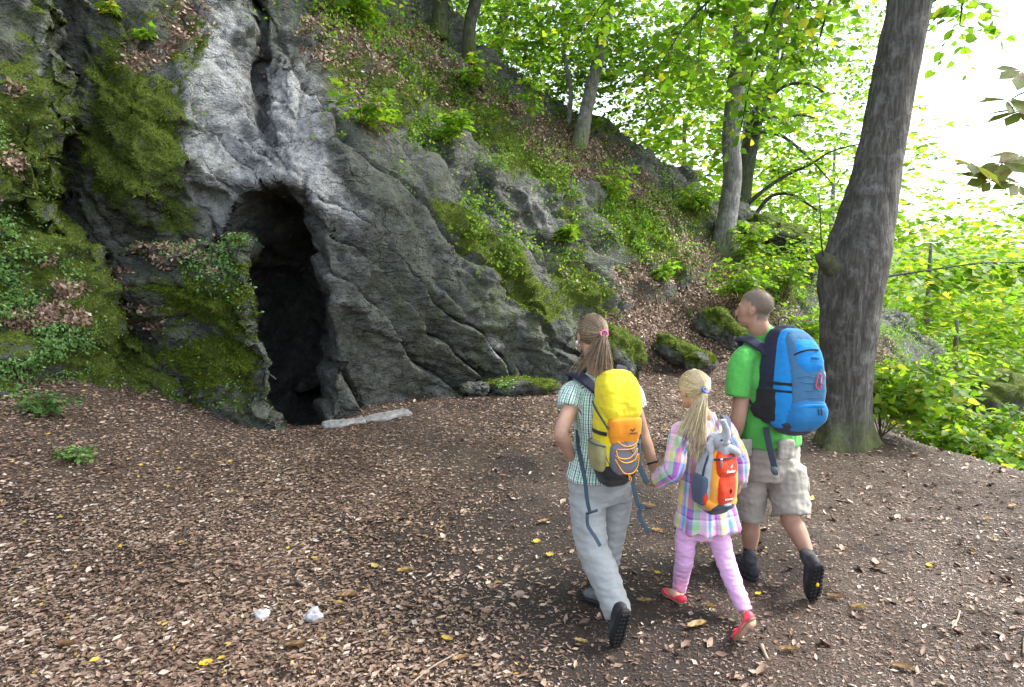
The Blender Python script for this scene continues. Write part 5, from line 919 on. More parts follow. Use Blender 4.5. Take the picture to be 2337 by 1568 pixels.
# ================================================================== backpacks
def text_mesh(s, size, parent, org, o, x, z, mat, name='lettering', bold=0.0, ext=0.0006):
    c = bpy.data.curves.new('txt', 'FONT'); c.body = s; c.size = size; c.align_x = 'CENTER'; c.align_y = 'CENTER'; c.extrude = ext; c.offset = bold; c.resolution_u = 2
    t = bpy.data.objects.new('txt', c); COL.objects.link(t); m = bpy.data.meshes.new_from_object(t.evaluated_get(bpy.context.evaluated_depsgraph_get())); bpy.data.objects.remove(t)
    x = norm(x); z = norm(z - (z @ x) * x); y = np.cross(x, z); M = Matrix(((x[0], z[0], y[0], 0), (x[1], z[1], y[1], 0), (x[2], z[2], y[2], 0), (0, 0, 0, 1))); M.translation = Vector(o - org); m.transform(M)
    m.materials.clear(); m.materials.append(mat); ob = bpy.data.objects.new(name, m); COL.objects.link(ob); ob.parent = parent; return ob
class Pack:
    def __init__(s, label, org, pers, up=(0, 0.03, 1.0), side=0.0):
        s.org = np.asarray(org, float); s.o = empty('backpack', org); tag(s.o, label, 'backpack', 'backpacks of the family'); s.y = -pers.f; s.z = norm(np.asarray(up, float)); s.x = norm(np.cross(s.z, -s.y) * -1); s.x = norm(pers.r - (pers.r @ s.z) * s.z); s.y = np.cross(s.z, s.x) * -1; s.y = s.y if s.y @ -pers.f > 0 else -s.y; c_, n_ = math.cos(side), math.sin(side); s.x, s.y = s.x * c_ - s.y * n_ * -1, s.y * c_ + s.x * n_
    sc = 1.0
    def P(s, x, y, z): return s.org + (s.x * x + s.y * y) * s.sc + s.z * z
    def loc(s, P): q = np.asarray(P) - s.org; return np.array([q @ s.x, q @ s.y, q @ s.z])
    def add(s, name, parts, mat, parent=None, vox=None, fold=0.0, it=2, attrs=None):
        if vox:
            V, N, F = remesh(parts, vox, it)
            if fold: V = folds(V, N, fold * .55, 0.10, len(name) + 3, (1, 1, .7)); V = folds(V, N, fold * .4, 0.04, len(name) + 9, (.8, .8, 1.3))
        else: V, F = merge(parts)
        return mesh_np(name, V - s.org, tri_fix(F), mat, parent or s.o, attrs)
    def box(s, L, ex=3.5, n=14, seg=24):
        """L: (z, cx, cy, half width, half depth)"""
        q = spline(L, n); return loft([(s.P(a[1], a[2], a[0]), s.x * a[3] * s.sc, s.y * a[4] * s.sc) for a in q], seg, ex, 3)
    def cord(s, L, r=.0028, n=None): 
        q = spline([s.P(*a) for a in L], n or len(L) * 6); return tube(q, np.full(len(q), r), 6, 0, 0, 0, False)
    def band(s, L, wd, face, th=.0025, n=None, world=False):
        q = spline([(a if world else s.P(*a)) for a in L], n or len(L) * 6); return strip(q, wd, face, th)
nyl = lambda n, c, v=.08: mat_cloth(n, c, v, 500, .78, .15, .25)
M_YEL, M_ORA, M_GRA, M_BLK, M_NAV, M_WEB = nyl('yellow_nylon', (.72, .60, .025)), nyl('orange_nylon', (.72, .27, .018)), nyl('grey_nylon', (.145, .145, .175)), nyl('black_nylon', (.018, .018, .020)), nyl('navy_padding', (.018, .020, .045)), nyl('slate_webbing', (.045, .075, .10))
M_MESHY = nyl('olive_mesh', (.30, .29, .13), .2); M_CORD = simple_mat('orange_cord', (.80, .36, .03), .5); M_BUCK = simple_mat('plastic_buckle', (.06, .08, .10), .4); M_STEEL = simple_mat('steel', (.55, .55, .56), .3, .5, .1, 30, 0, 100, .9)
# ---- yellow pack
k = Pack('yellow and orange hiking backpack worn by the woman', at(1400, 1094, 3.62), wo, (0.01, 0.02, 1.0)); Y = k.y; X = k.x
k.add('body', [k.box([(.08, 0, 0, .100, .085), (.2, 0, 0, .110, .088), (.33, 0, 0, .114, .090), (.44, 0, 0, .112, .088), (.50, 0, 0, .095, .075)])], M_YEL, vox=.0085, fold=.005)
k.add('lid', [k.box([(.355, .008, .045, .088, .056), (.40, .006, .036, .112, .078), (.48, .004, .022, .117, .084), (.55, .002, .010, .110, .076), (.592, 0, .0, .088, .052)], 4.2)], M_YEL, vox=.0085, fold=.007)
k.add('orange_panel', [k.box([(.235, .012, .065, .088, .040), (.29, .012, .072, .098, .046), (.355, .012, .076, .100, .048)], 4)], M_ORA, vox=.0078, fold=.003)
pk = k.add('front_pocket', [k.box([(.045, .012, .050, .070, .048), (.12, .012, .066, .084, .052), (.20, .012, .066, .084, .050), (.255, .012, .060, .076, .040)])], M_GRA, vox=.0078, fold=.004)
k.add('base', [k.box([(.0, 0, .0, .080, .070), (.04, 0, .012, .102, .092), (.085, 0, .008, .106, .090)])], M_BLK, vox=.0085, fold=.003)
for sx in (-1, 1):
    k.add('side_pocket', [k.box([(.075, sx * .098, .0, .022, .070), (.14, sx * .106, .0, .030, .078), (.215, sx * .108, 0, .028, .080)])], M_MESHY if sx < 0 else M_WEB, vox=.0078, fold=.004)
    k.add('pocket_hem', [k.band([(sx * .100, -.085, .222), (sx * .140, -.04, .224), (sx * .140, .04, .222), (sx * .104, .088, .216)], .006, k.z, .004)], M_WEB)
    k.add('compression_strap', [k.band([(sx * .100, -.075, .28), (sx * .117, -.03, .282), (sx * .117, .05, .284), (sx * .100, .09, .285)], .011, X * sx, .003)], M_BLK)
k.add('lid_strap', [k.band([(-.112, -.06, .44), (-.124, 0, .41), (-.112, .06, .36), (-.096, .10, .315)], .006, X * -1, .003)], M_WEB)
sf = lambda x, z: (x + .012, .124 - abs(x) ** 2 * 2.0 + (.0 if z > .2 else .002), z)
k.add('bungee_cord', [k.cord([sf(-.060, .250), sf(-.02, .222), sf(.03, .220), sf(.064, .236)]), k.cord([sf(-.062, .205), sf(-.01, .202), sf(.04, .208), sf(.070, .250)]), k.cord([sf(-.070, .170), sf(-.03, .152), sf(.02, .156), sf(.066, .20)]), k.cord([sf(-.066, .20), sf(-.05, .150), sf(-.01, .128), sf(.04, .136), sf(.07, .168)]), k.cord([sf(-.070, .150), sf(-.03, .085), sf(.0, .066), sf(.045, .070), sf(.074, .110), sf(.076, .17)])], M_CORD)
k.add('cord_loop', [k.cord([(.03, .112, .06), (.034, .114, .03), (.042, .114, .012), (.046, .114, .03), (.038, .113, .05)], .003)], M_CORD)
k.add('black_cord', [k.cord([sf(-.02, .25), sf(.01, .21), sf(.04, .165), sf(.045, .13)], .0018), k.cord([(-.10, .09, .16), (-.07, .11, .09), (-.02, .125, .055), (.06, .125, .01)], .0018)], M_BLK)
# eagle emblem and name on the orange panel
eo = k.P(.042, .1255, .305); u_, v_ = X, k.z; ea = np.array([(-22, 9), (-8, 6), (-3, 2), (6, 4), (12, 10), (17, 11), (13, 4), (8, -1), (3, -6), (-6, -8), (-2, -4), (-8, 0)]) * .00085
V = np.array([eo + u_ * a + v_ * b - Y * abs(a) * .1 for a, b in ea]); V2 = np.concatenate([V + Y * .0008, V - Y * .003]); n = len(V); bm_ = [list(range(n))] + [[i, i + n, (i + 1) % n + n, (i + 1) % n] for i in range(n)]
me = bpy.data.meshes.new('emblem'); me.from_pydata((V2 - k.org).tolist(), [], bm_); me.materials.append(M_BLK); ob = bpy.data.objects.new('emblem', me); COL.objects.link(ob); ob.parent = k.o
text_mesh('SALEWA', .0125, k.o, k.org, k.P(.046, .1262, .288), X, k.z, M_NAV, 'lettering', .0003)
# shoulder straps and hanging webbing
k.add('shoulder_strap', [k.band([at(1378, 905, 3.70), at(1345, 876, 3.715), at(1312, 851, 3.79), at(1300, 858, 3.90), at(1312, 905, 3.95), at(1322, 960, 3.93), at(1326, 1010, 3.84), at(1345, 1050, 3.70)], np.r_[np.full(24, .034), np.linspace(.034, .012, 24)], np.array([0, -.6, .8]), .009, 48, True)], M_NAV)
k.add('shoulder_strap', [k.band([at(1420, 872, 3.74), at(1418, 846, 3.80), at(1420, 838, 3.90), at(1428, 860, 4.0), at(1440, 920, 4.02), at(1452, 990, 3.90), at(1440, 1050, 3.74)], .030, np.array([0, -.6, .8]), .009, 48, True)], M_NAV)
k.add('hip_strap', [k.band([at(1318, 980, 3.76), at(1322, 1030, 3.72), at(1334, 1090, 3.60), at(1340, 1140, 3.56), at(1346, 1168, 3.55)], np.linspace(.014, .010, 30), np.array([-.2, -1, 0]), .002, 30, True)], M_WEB)
k.add('strap_buckle', [loft([(at(1340, 1172, 3.55), X * .010, k.z * .008), (at(1362, 1165, 3.545), X * .008, k.z * .008)], 10, 3.5, 1)], M_BUCK)
k.add('hip_strap', [k.band([at(1340, 1176, 3.55), at(1342, 1200, 3.54), at(1358, 1225, 3.51), at(1370, 1246, 3.49)], .011, np.array([.5, -1, .1]), .002, 24, True)], M_WEB)
k.add('hip_strap', [k.band([at(1442, 1000, 3.60), at(1452, 1040, 3.57), at(1464, 1075, 3.56), at(1478, 1103, 3.56)], .016, np.array([.2, -1, 0]), .002, 24, True)], M_WEB)
k.add('hip_strap', [k.band([at(1438, 1070, 3.60), at(1446, 1110, 3.56), at(1456, 1150, 3.55), at(1470, 1156, 3.55), at(1462, 1162, 3.54), at(1460, 1180, 3.54), at(1480, 1216, 3.53)], .013, np.array([.2, -1, 0]), .002, 36, True)], M_WEB)
# ---- the girl's pack
k = Pack('small red and orange child backpack with toy elephant peeking out', at(1630, 1160, 3.575), gi, (0.03, 0.06, 1.0), -0.10); k.sc = 1.10; Y = k.y; X = k.x
M_LGR, M_RED2, M_OR2, M_SLT, M_DK = nyl('light_grey_nylon', (.36, .39, .43)), nyl('red_nylon', (.62, .045, .012)), nyl('amber_nylon', (.70, .30, .04)), nyl('slate_mesh', (.075, .10, .15)), nyl('dark_nylon', (.035, .045, .065))
k.add('body', [k.box([(.03, 0, 0, .100, .062), (.12, 0, 0, .112, .068), (.24, 0, 0, .108, .064), (.32, 0, 0, .088, .050), (.35, 0, 0, .060, .03)])], M_LGR, vox=.0078, fold=.004)
k.add('side_trim', [k.box([(.04, .008, .032, .092, .046), (.14, .008, .040, .092, .048), (.25, .008, .034, .086, .044), (.325, .006, .018, .070, .040)], 4)], M_OR2, vox=.0078, fold=.002)
k.add('upper_pocket', [k.box([(.205, .010, .046, .066, .044), (.245, .010, .052, .069, .048), (.300, .010, .040, .066, .044), (.325, .008, .026, .058, .038)], 4)], M_RED2, vox=.005, fold=.003)
k.add('lower_pocket', [k.box([(.055, .010, .044, .052, .046), (.10, .010, .052, .060, .050), (.16, .010, .052, .064, .048), (.205, .010, .046, .064, .042)], 4)], M_RED2, vox=.005, fold=.003)
k.add('base', [k.box([(.0, .004, .01, .070, .050), (.022, .004, .018, .090, .066), (.045, .004, .018, .096, .066)])], M_DK, vox=.0078, fold=.002)
k.add('lower_trim', [k.box([(.040, .004, .012, .108, .070), (.060, .004, .010, .112, .070), (.075, .0, .004, .108, .066)], 4)], M_OR2, vox=.0078)
for sx in (-1, 1):
    k.add('side_pocket', [k.box([(.05, sx * .092, -.006, .026, .052), (.12, sx * .098, -.006, .030, .058), (.19, sx * .098, -.006, .026, .060)])], M_SLT, vox=.0078, fold=.003)
    k.add('side_flash', [k.box([(.055, sx * .090, .030, .022, .028), (.085, sx * .096, .032, .020, .024), (.115, sx * .096, .040, .012, .014)])], M_RED2, vox=.005)
k.add('zipper', [k.band([(-.066, .060, .296), (-.03, .088, .302), (.03, .088, .306), (.078, .06, .304)], .006, Y, .003)], M_DK)
k.add('zipper', [k.band([(-.105, .02, .16), (-.110, .03, .22), (-.098, .035, .28), (-.07, .03, .325), (0, .02, .345), (.06, .02, .335)], .006, Y + X * -.6, .003)], M_DK)
k.add('zip_puller', [k.band([(-.044, .094, .30), (-.046, .099, .285), (-.046, .100, .262)], .0065, Y, .002)], M_GRA); k.add('zip_slider', [ball(k.P(-.044, .093, .302), (.008, .006, .008))], M_STEEL)
k.add('reflector', [ball(k.P(.022, .101, .128), (.010, .006, .017))], simple_mat('dark_red_lens', (.10, .015, .012), .2, .5)); M_WHT = simple_mat('white_print', (.82, .80, .76), .6)
text_mesh('deuter', .025, k.o, k.org, k.P(.020, .1012, .235), X, k.z, M_WHT, 'lettering', .0006); text_mesh('ULTRA BIKE', .0115, k.o, k.org, k.P(.014, .1028, .082), X, k.z, M_WHT, 'lettering', .0003)
fl = np.array([(-6, -9), (-7, -3), (-3, 3), (2, 8), (6, 14), (6, 6), (4, 0), (5, -6), (0, -9)]) * .00095; V = np.array([k.P(.022 + a, .1005, .260 + b) for a, b in fl]); V2 = np.concatenate([V + Y * .0008, V - Y * .003]); n = len(V)
me = bpy.data.meshes.new('emblem'); me.from_pydata((V2 - k.org).tolist(), [], [list(range(n))] + [[i, i + n, (i + 1) % n + n, (i + 1) % n] for i in range(n)]); me.materials.append(M_WHT); ob = bpy.data.objects.new('emblem', me); COL.objects.link(ob); ob.parent = k.o
k.add('badge', [loft([(k.P(.02, .082, .046), X * .030, k.z * .012), (k.P(.02, .0875, .046), X * .029, k.z * .0112)], 24, 2.2, 1)], simple_mat('grey_badge', (.34, .42, .48), .4))
k.add('shoulder_strap', [k.band([at(1655, 1000, 3.62), at(1660, 965, 3.70), at(1652, 950, 3.80), at(1650, 965, 3.90), at(1655, 1020, 3.92), at(1660, 1100, 3.80)], .022, np.array([.1, -.6, .8]), .007, 40, True)], M_SLT)
k.add('shoulder_strap', [k.band([at(1585, 1010, 3.64), at(1562, 975, 3.70), at(1556, 962, 3.80), at(1558, 990, 3.88), at(1562, 1050, 3.88), at(1575, 1130, 3.70)], .022, np.array([.1, -.6, .8]), .007, 40, True)], M_SLT)
k.add('grab_loop', [k.cord([(-.03, -.04, .35), (-.028, -.05, .385), (0, -.055, .40), (.028, -.05, .385), (.03, -.04, .35)], .004)], M_DK); GP = k
# ---- toy elephant
ec = at(1636, 1003, 3.535); eo_ = empty('toy_elephant', at(1645, 1034, 3.56)); eorg = np.array(eo_.location); tag(eo_, 'grey plush toy elephant with raised trunk sitting in the girl\'s backpack', 'toy')
M_PL = mat_cloth('grey_plush', (.36, .38, .41), .08, 260, .95, .5, .6); hx, hz = gi.r, np.array([0, 0, 1.0]); hy = -gi.f; E = lambda a, b, c: ec + hx * a + hy * b + hz * c
V, N, F = remesh([ball(ec, (.046, .044, .042)), limbv([E(.02, .02, .005), E(.030, .035, .030), E(.026, .04, .062), E(.012, .040, .092), E(.004, .036, .118)], [.030, .026, .020, .0175, .017], 16), ball(E(.034, .030, -.012), (.026, .022, .018)), limbv([E(.02, -.01, -.02), E(.04, -.005, -.05), E(.05, -.01, -.075)], [.035, .042, .045], 10), limbv([E(.05, .01, -.045), E(.085, .03, -.058), E(.112, .036, -.075)], [.026, .022, .021], 12)], .0045, 3); mesh_np('body', folds(V, N, .0012, .012, 3) - eorg, F, M_PL, eo_)
for sx, c in ((-1, E(-.036, .012, -.012)), (1, E(.040, -.012, .006))):
    V, N, F = remesh([loft([(c + hx * sx * .005 + hz * .026, hx * .018, hy * .006), (c + hx * sx * .014, hx * .032, hy * .008), (c + hx * sx * .016 - hz * .030, hx * .026, hy * .008), (c + hx * sx * .014 - hz * .055, hx * .012, hy * .006)], 16)], .004, 3); mesh_np('ear', V - eorg, F, M_PL, eo_)
V, F = ball(E(-.006, .046, .008), .0055); mesh_np('eye', V - eorg, tri_fix(F), simple_mat('black_bead', (.01, .01, .01), .2, .5), eo_)
V, F = ball(E(.118, .038, -.078), (.014, .016, .016)); mesh_np('paw', V - eorg, tri_fix(F), mat_cloth('pale_plush', (.50, .45, .42)), eo_)
# ---- blue pack
k = Pack('blue backpack with dark side panel worn by the man', at(1802, 972, 3.98), ma, (0.02, 0.10, 1.0), 0.24); k.sc = 1.02; Y = k.y; X = k.x
M_BL1, M_BL2, M_BL3 = nyl('bright_blue_nylon', (.014, .23, .60)), nyl('steel_blue_nylon', (.05, .15, .28)), nyl('deep_blue_nylon', (.02, .17, .40))
k.add('back_section', [k.box([(.03, 0, -.038, .121, .064), (.15, 0, -.034, .136, .078), (.35, 0, -.034, .132, .076), (.50, 0, -.038, .112, .066), (.575, 0, -.045, .082, .05), (.60, 0, -.045, .05, .03)])], M_NAV, vox=.0085, fold=.004)
k.add('main_section', [k.box([(.02, 0, .02, .112, .075), (.12, 0, .03, .128, .092), (.28, 0, .03, .124, .088), (.42, 0, .02, .112, .076), (.52, 0, .0, .095, .062), (.57, 0, -.01, .070, .045)])], M_BL1, vox=.0085, fold=.004)
k.add('front_panel', [k.box([(.13, .006, .085, .096, .052), (.25, .006, .087, .102, .052), (.34, .006, .077, .102, .050), (.44, .004, .058, .098, .052), (.53, .002, .03, .082, .048), (.57, .002, .01, .06, .035)], 4)], M_BL2, vox=.0078, fold=.003)
k.add('top_pocket', [k.box([(.335, .010, .082, .058, .044), (.38, .010, .090, .078, .052), (.44, .008, .074, .082, .056), (.50, .006, .052, .074, .052), (.545, .004, .022, .056, .042)], 3.2)], M_BL1, vox=.0078, fold=.003)
k.add('bottom_pocket', [k.box([(.0, .004, .05, .085, .070), (.05, .006, .075, .105, .078), (.11, .008, .085, .108, .072), (.155, .008, .085, .098, .058)])], M_BL3, vox=.0078, fold=.003)
k.add('base', [k.box([(-.012, 0, .02, .085, .075), (.0, 0, .02, .100, .090), (.02, 0, .02, .112, .098)])], M_DK, vox=.0085)
k.add('side_pocket', [k.box([(.04, -.108, -.03, .026, .062), (.12, -.120, -.025, .028, .066), (.22, -.122, -.025, .022, .066)])], M_BLK, vox=.0078, fold=.004)
k.add('zipper', [k.band([(-.074, .076, .412), (-.072, .112, .445), (-.03, .129, .466), (.03, .129, .470), (.086, .095, .460)], .005, Y, .004)], M_BLK)
k.add('zipper', [k.band([(-.098, .10, .10), (-.07, .140, .128), (0, .152, .140), (.07, .146, .140), (.11, .11, .13)], .008, Y, .004)], M_BL1)
k.add('compression_strap', [k.band([(-.118, -.09, .275), (-.132, -.03, .268), (-.130, .06, .262), (-.098, .115, .26)], .009, -X, .003)], M_BLK); k.add('compression_strap', [k.band([(-.126, -.09, .225), (-.146, -.03, .222), (-.134, .06, .218), (-.10, .118, .216)], .007, -X, .003)], M_BLK)
ff = lambda x, z: (x + .008, .143 - abs(x) ** 2 * 2.0, z)
k.add('bungee_cord', [k.cord([ff(-.085, .30), ff(-.04, .315), ff(.02, .305), ff(.08, .31)], .0022), k.cord([ff(-.08, .28), ff(-.03, .272), ff(.03, .276), ff(.08, .26)], .0022), k.cord([ff(-.07, .235), ff(-.02, .225), ff(.03, .235), ff(.085, .22)], .0022), k.cord([ff(-.06, .19), ff(0, .185), ff(.05, .195), ff(.08, .18)], .0022)], M_BL2)
k.add('cord_toggle', [ball(k.P(.088, .118, .33), (.009, .008, .014)), ], M_LGR); k.add('side_loop', [k.band([(.095, .10, .36), (.112, .10, .33), (.104, .11, .30), (.114, .10, .27), (.10, .11, .24)], .007, Y, .002)], M_LGR)
k.add('carabiner', [k.cord([(.028, .146, .322), (.046, .146, .326), (.050, .147, .30), (.046, .148, .262), (.034, .149, .244), (.016, .148, .250), (.022, .147, .29), (.028, .146, .322)], .0042)], simple_mat('red_metal', (.55, .02, .03), .3, .5, .1)); k.add('carabiner_gate', [k.cord([(.049, .147, .31), (.047, .148, .27)], .0035)], M_STEEL)
k.add('zip_puller', [k.band([(.03, .156, .122), (.031, .160, .10), (.031, .160, .085)], .005, Y, .002), k.band([(.048, .154, .122), (.050, .158, .10), (.050, .158, .085)], .005, Y, .002)], M_BLK)
bo_ = k.P(.014, .1405, .415); bp = [bo_ + X * (.032 * math.cos(a)) + k.z * (.013 * math.sin(a)) - Y * (.022 * math.cos(a) ** 2 * .3 + .004 * math.sin(a)) for a in np.linspace(0, 2 * np.pi, 24)]; V, F = tube(np.array(bp), np.full(24, .0012), 6, 0, 0, 0, False, False); mesh_np('badge_ring', V - k.org, F, M_BL3, k.o)
text_mesh('Arrkyos', .015, k.o, k.org, k.P(.014, .1400, .418), X, k.z - Y * .25, M_NAV, 'lettering', .0003)
k.add('grab_loop', [k.cord([(-.035, -.05, .58), (-.034, -.06, .64), (0, -.065, .665), (.034, -.06, .64), (.035, -.05, .58)], .0045)], M_BLK)
k.add('shoulder_strap', [k.band([at(1775, 822, 4.04), at(1742, 796, 4.08), at(1706, 774, 4.16), at(1688, 776, 4.27), at(1690, 820, 4.34), at(1702, 900, 4.32), at(1725, 960, 4.12), at(1752, 950, 4.02)], np.r_[np.full(26, .036), np.linspace(.036, .010, 22)], np.array([-.1, -.6, .8]), .010, 48, True)], M_NAV)
k.add('shoulder_strap', [k.band([at(1806, 795, 4.12), at(1802, 765, 4.20), at(1792, 754, 4.30), at(1796, 775, 4.40), at(1812, 850, 4.42), at(1830, 930, 4.28)], .034, np.array([.1, -.6, .8]), .010, 48, True)], M_NAV)
k.add('hip_belt', [k.band([at(1704, 905, 4.10), at(1722, 930, 4.05), at(1740, 948, 4.0), at(1752, 952, 3.98)], .008, np.array([-.3, -1, 0]), .003, 20, True), k.box([(.05, -.135, -.06, .02, .03), (.10, -.145, -.07, .02, .035), (.15, -.13, -.06, .015, .02)])], M_BLK)
k.add('hip_strap', [k.band([at(1748, 975, 4.0), at(1752, 1000, 3.97), at(1760, 1035, 3.95), at(1768, 1068, 3.94)], .019, np.array([-.1, -1, 0]), .0025, 24, True)], M_DK); k.add('strap_buckle', [loft([(at(1765, 1066, 3.935), X * .020, Y * .005), (at(1768, 1077, 3.935), X * .020, Y * .006), (at(1770, 1084, 3.935), X * .014, Y * .005)], 12, 4, 1)], M_BUCK)
# ================================================================== rocks, plants, small things
def boulder(name, label, c, r, seed, moss_, pale=0.2, sub=5, cat='rock', rot=0.0, group=None):
    bm = bmesh.new(); bmesh.ops.create_icosphere(bm, subdivisions=sub, radius=1.0); V = np.array([v.co[:] for v in bm.verts]); F = np.array([[q.index for q in f.verts] for f in bm.faces]); bm.free()
    c = np.asarray(c, float); V = np.sign(V) * np.abs(V) ** 0.8; cr, sr = math.cos(rot), math.sin(rot); P = V * np.asarray(r); P = np.stack([P[:, 0] * cr - P[:, 2] * sr, P[:, 1], P[:, 0] * sr + P[:, 2] * cr], 1); s = float(np.mean(r))
    w = P + c; f1, f2, cid = worley(w, s * 0.75, seed); P = P * (1 + 0.22 * fbm(w, s * 0.9, 3, 0.5, seed) + 0.30 * (cid - .5) - .12 * f1)[:, None] + V * (s * .05 * fbm(w, s * .22, 3, .6, seed + 1))[:, None]
    m = np.clip(moss_ * (0.4 + 0.8 * smooth(-.2, .6, V[:, 2])) + .2 * fbm(w, .25, 3, .6, seed + 5), 0, 1); n = len(P)
    o = mesh_np(name, P, F, M_ROCK, attrs={'moss': m, 'pale': np.full(n, pale), 'litter': np.zeros(n), 'tint': np.full(n, .6)}); o.location = c
    if label: tag(o, label, cat, group)
    N_ = norm(P); k = m > .45
    if k.sum() > 30 and moss_ > .4:
        i = RNG.choice(np.where(k)[0], 2200); d = norm(N_[i] + .6 * RNG.normal(size=(2200, 3))); Vb, Fb = stamp(T_BLADE, F_BLADE, P[i] + s * .04 * RNG.normal(size=(2200, 3)) * .5, d, RNG.normal(size=(2200, 3)), .02 + .025 * RNG.random(2200), None, 1.2 + RNG.random(2200))
        tag(mesh_np('moss', Vb, Fb, M_MOSS, o, {'var': np.repeat(np.clip(.5 + .25 * RNG.normal(size=2200), 0, 1), 3)}, smooth_sh=False), kind='stuff')
    return o
boulder('boulder', 'mossy boulder on the leaf-covered slope left of the man\'s head', at(1545, 800, 11.3), (.38, .35, .20), 3, .8, rot=-.4)
boulder('boulder', 'mossy rock half hidden behind the man\'s shoulder', at(1640, 752, 12.3), (.45, .4, .30), 4, .75, rot=-.6)
boulder('boulder', 'small mossy rock above the girl\'s head at the slope foot', at(1600, 830, 10.9), (.26, .22, .17), 6, .5)
boulder('boulder', 'large mossy boulder behind the woman\'s ponytail', at(1412, 805, 10.6), (.42, .4, .40), 8, .85, .2, rot=-.5)
boulder('boulder', 'dark low mossy rock lying at the foot of the cliff', at(1185, 880, 9.75), (.62, .28, .12), 9, .55, .1)
boulder('boulder', 'dark rock corner at the cliff foot left of the low mossy rock', at(1085, 886, 9.6), (.25, .2, .10), 10, .15, .15)
boulder('boulder', 'mossy crag crowned with ferns beyond the big tree at right', at(2245, 915, 15.5), (1.0, .8, .85), 12, .7, .1)
boulder('boulder', 'mossy rock hump on the ridge right of the upright grey trunk', at(1790, 545, 16.5), (1.0, .7, .35), 13, .9, rot=-.35)
M_SLAB = simple_mat('limestone_slab', (.25, .245, .235), .85, .2, .25, 12, .5, 60)
for x0, x1, y, nm in ((738, 830, 968, 'pale flat kerb stone beside the black hole of the cave'), (832, 930, 960, 'pale flat kerb stone farther right along the cave threshold')):
    a, b = at(x0, y + 2, 8.12 if x0 < 800 else 8.34), at(x1, y - 4, 8.32 if x0 < 800 else 8.62); a[2] = max(a[2], ground_z(a[:1], a[1:2])[0] + .01); b[2] = max(b[2], ground_z(b[:1], b[1:2])[0] + .01); c = (a + b) / 2; d = norm(b - a); L = np.linalg.norm(b - a) / 2; n_ = np.array([-d[1], d[0], 0])
    V, N, F = remesh([loft([(c + d * L * t + np.array([0, 0, -.01 + .004 * math.sin(9 * t)]), n_ * (.15 + .03 * math.sin(5 * t + x0)), np.array([0, 0, .030])) for t in (-1, -.6, -.2, .2, .6, 1)], 16, 5, 1)], .012, 2); V = folds(V, N, .008, .08, int(x0)); o = mesh_np('kerb_stone', V - c, F, M_SLAB); o.location = c; tag(o, nm, 'stone', 'kerb stones at the cave mouth')
M_WST = simple_mat('white_limestone', (.44, .44, .45), .8, .25, .2, 18, .5, 50)
for x, y, r, sd, nm in ((597, 1412, .040, 3, 'smaller white stone lying left of the other on the litter'), (716, 1416, .050, 9, 'larger white stone lying on the leaf litter in the foreground')):
    c = hit_ground(x, y); o = boulder('stone', nm, c + [0, 0, r * .55], (r, r * .8, r * .75), sd, 0.0, 1.0, 4, 'stone', 0.3, 'white stones in the foreground'); o.data.materials[0] = M_WST
# bent iron bar in the jamb of the cave
a = at(612, 852, 7.5); pts = [at(601, 878, 7.66), at(603, 858, 7.52), at(608, 852, 7.48), at(620, 858, 7.46), at(630, 866, 7.46)]; V, F = tube(spline(pts, 20), np.full(20, .010), 8, 0, 0, 0, False); o = mesh_np('iron_hook', V - a, tri_fix(F), simple_mat('iron', (.05, .055, .065), .5, .4, .2, 30, .2, 80, .7)); o.location = a; tag(o, 'bent iron bar fixed in the left jamb of the cave', 'hook')
# ---- plants
P_ = on_hill
shoots('leafy_shrub', 'bright green leafy shrub growing at the right foot of the big tree', hit_ground(2010, 1000), 16, .85, .55, 6, .105, T_HEART, F_HEART, M_LIME, (.25, .1), .65)
shoots('leafy_shrub', 'low bright green shrub hanging over the path edge at right', hit_ground(2120, 1010) + [.2, .3, -.1], 14, .55, .6, 6, .10, T_HEART, F_HEART, M_LIME, (.3, 0), .65)
shoots('leafy_shrub', 'yellow-green shrub at the lower right edge of the picture', hit_ground(2290, 1040) + [.4, .4, -.2], 14, .55, .65, 6, .10, T_HEART, F_HEART, M_LIME, (.1, 0), .7)
shoots('leafy_shrub', 'shrub with drooping leaves beside the mossy crag at right', np.array([7.2, 11.0, -1.6]), 16, 1.3, .9, 7, .11, T_HEART, F_HEART, M_LIME, (.2, 0), .55)
for x, y, Yd, h, sp, lab in ((2075, 900, 9.5, .9, .8, 'leafy shrub on the bank just behind the big tree'), (2170, 960, 9.0, .7, .8, 'leafy shrub in the middle of the bank right of the big tree'), (2255, 1010, 8.6, .6, .7, 'leafy shrub low on the bank near the right edge'), (2130, 850, 11.5, 1.0, .9, 'taller leafy shrub farther back on the bank'), (2330, 1075, 7.6, .45, .6, 'yellow-green sprigs at the path corner by the right edge')):
    shoots('leafy_shrub', lab, at(x, y, Yd) + [0, 0, -h * .5], 13, h, sp, 6, .10, T_HEART, F_HEART, M_LIME, (.1, -.1), .62)
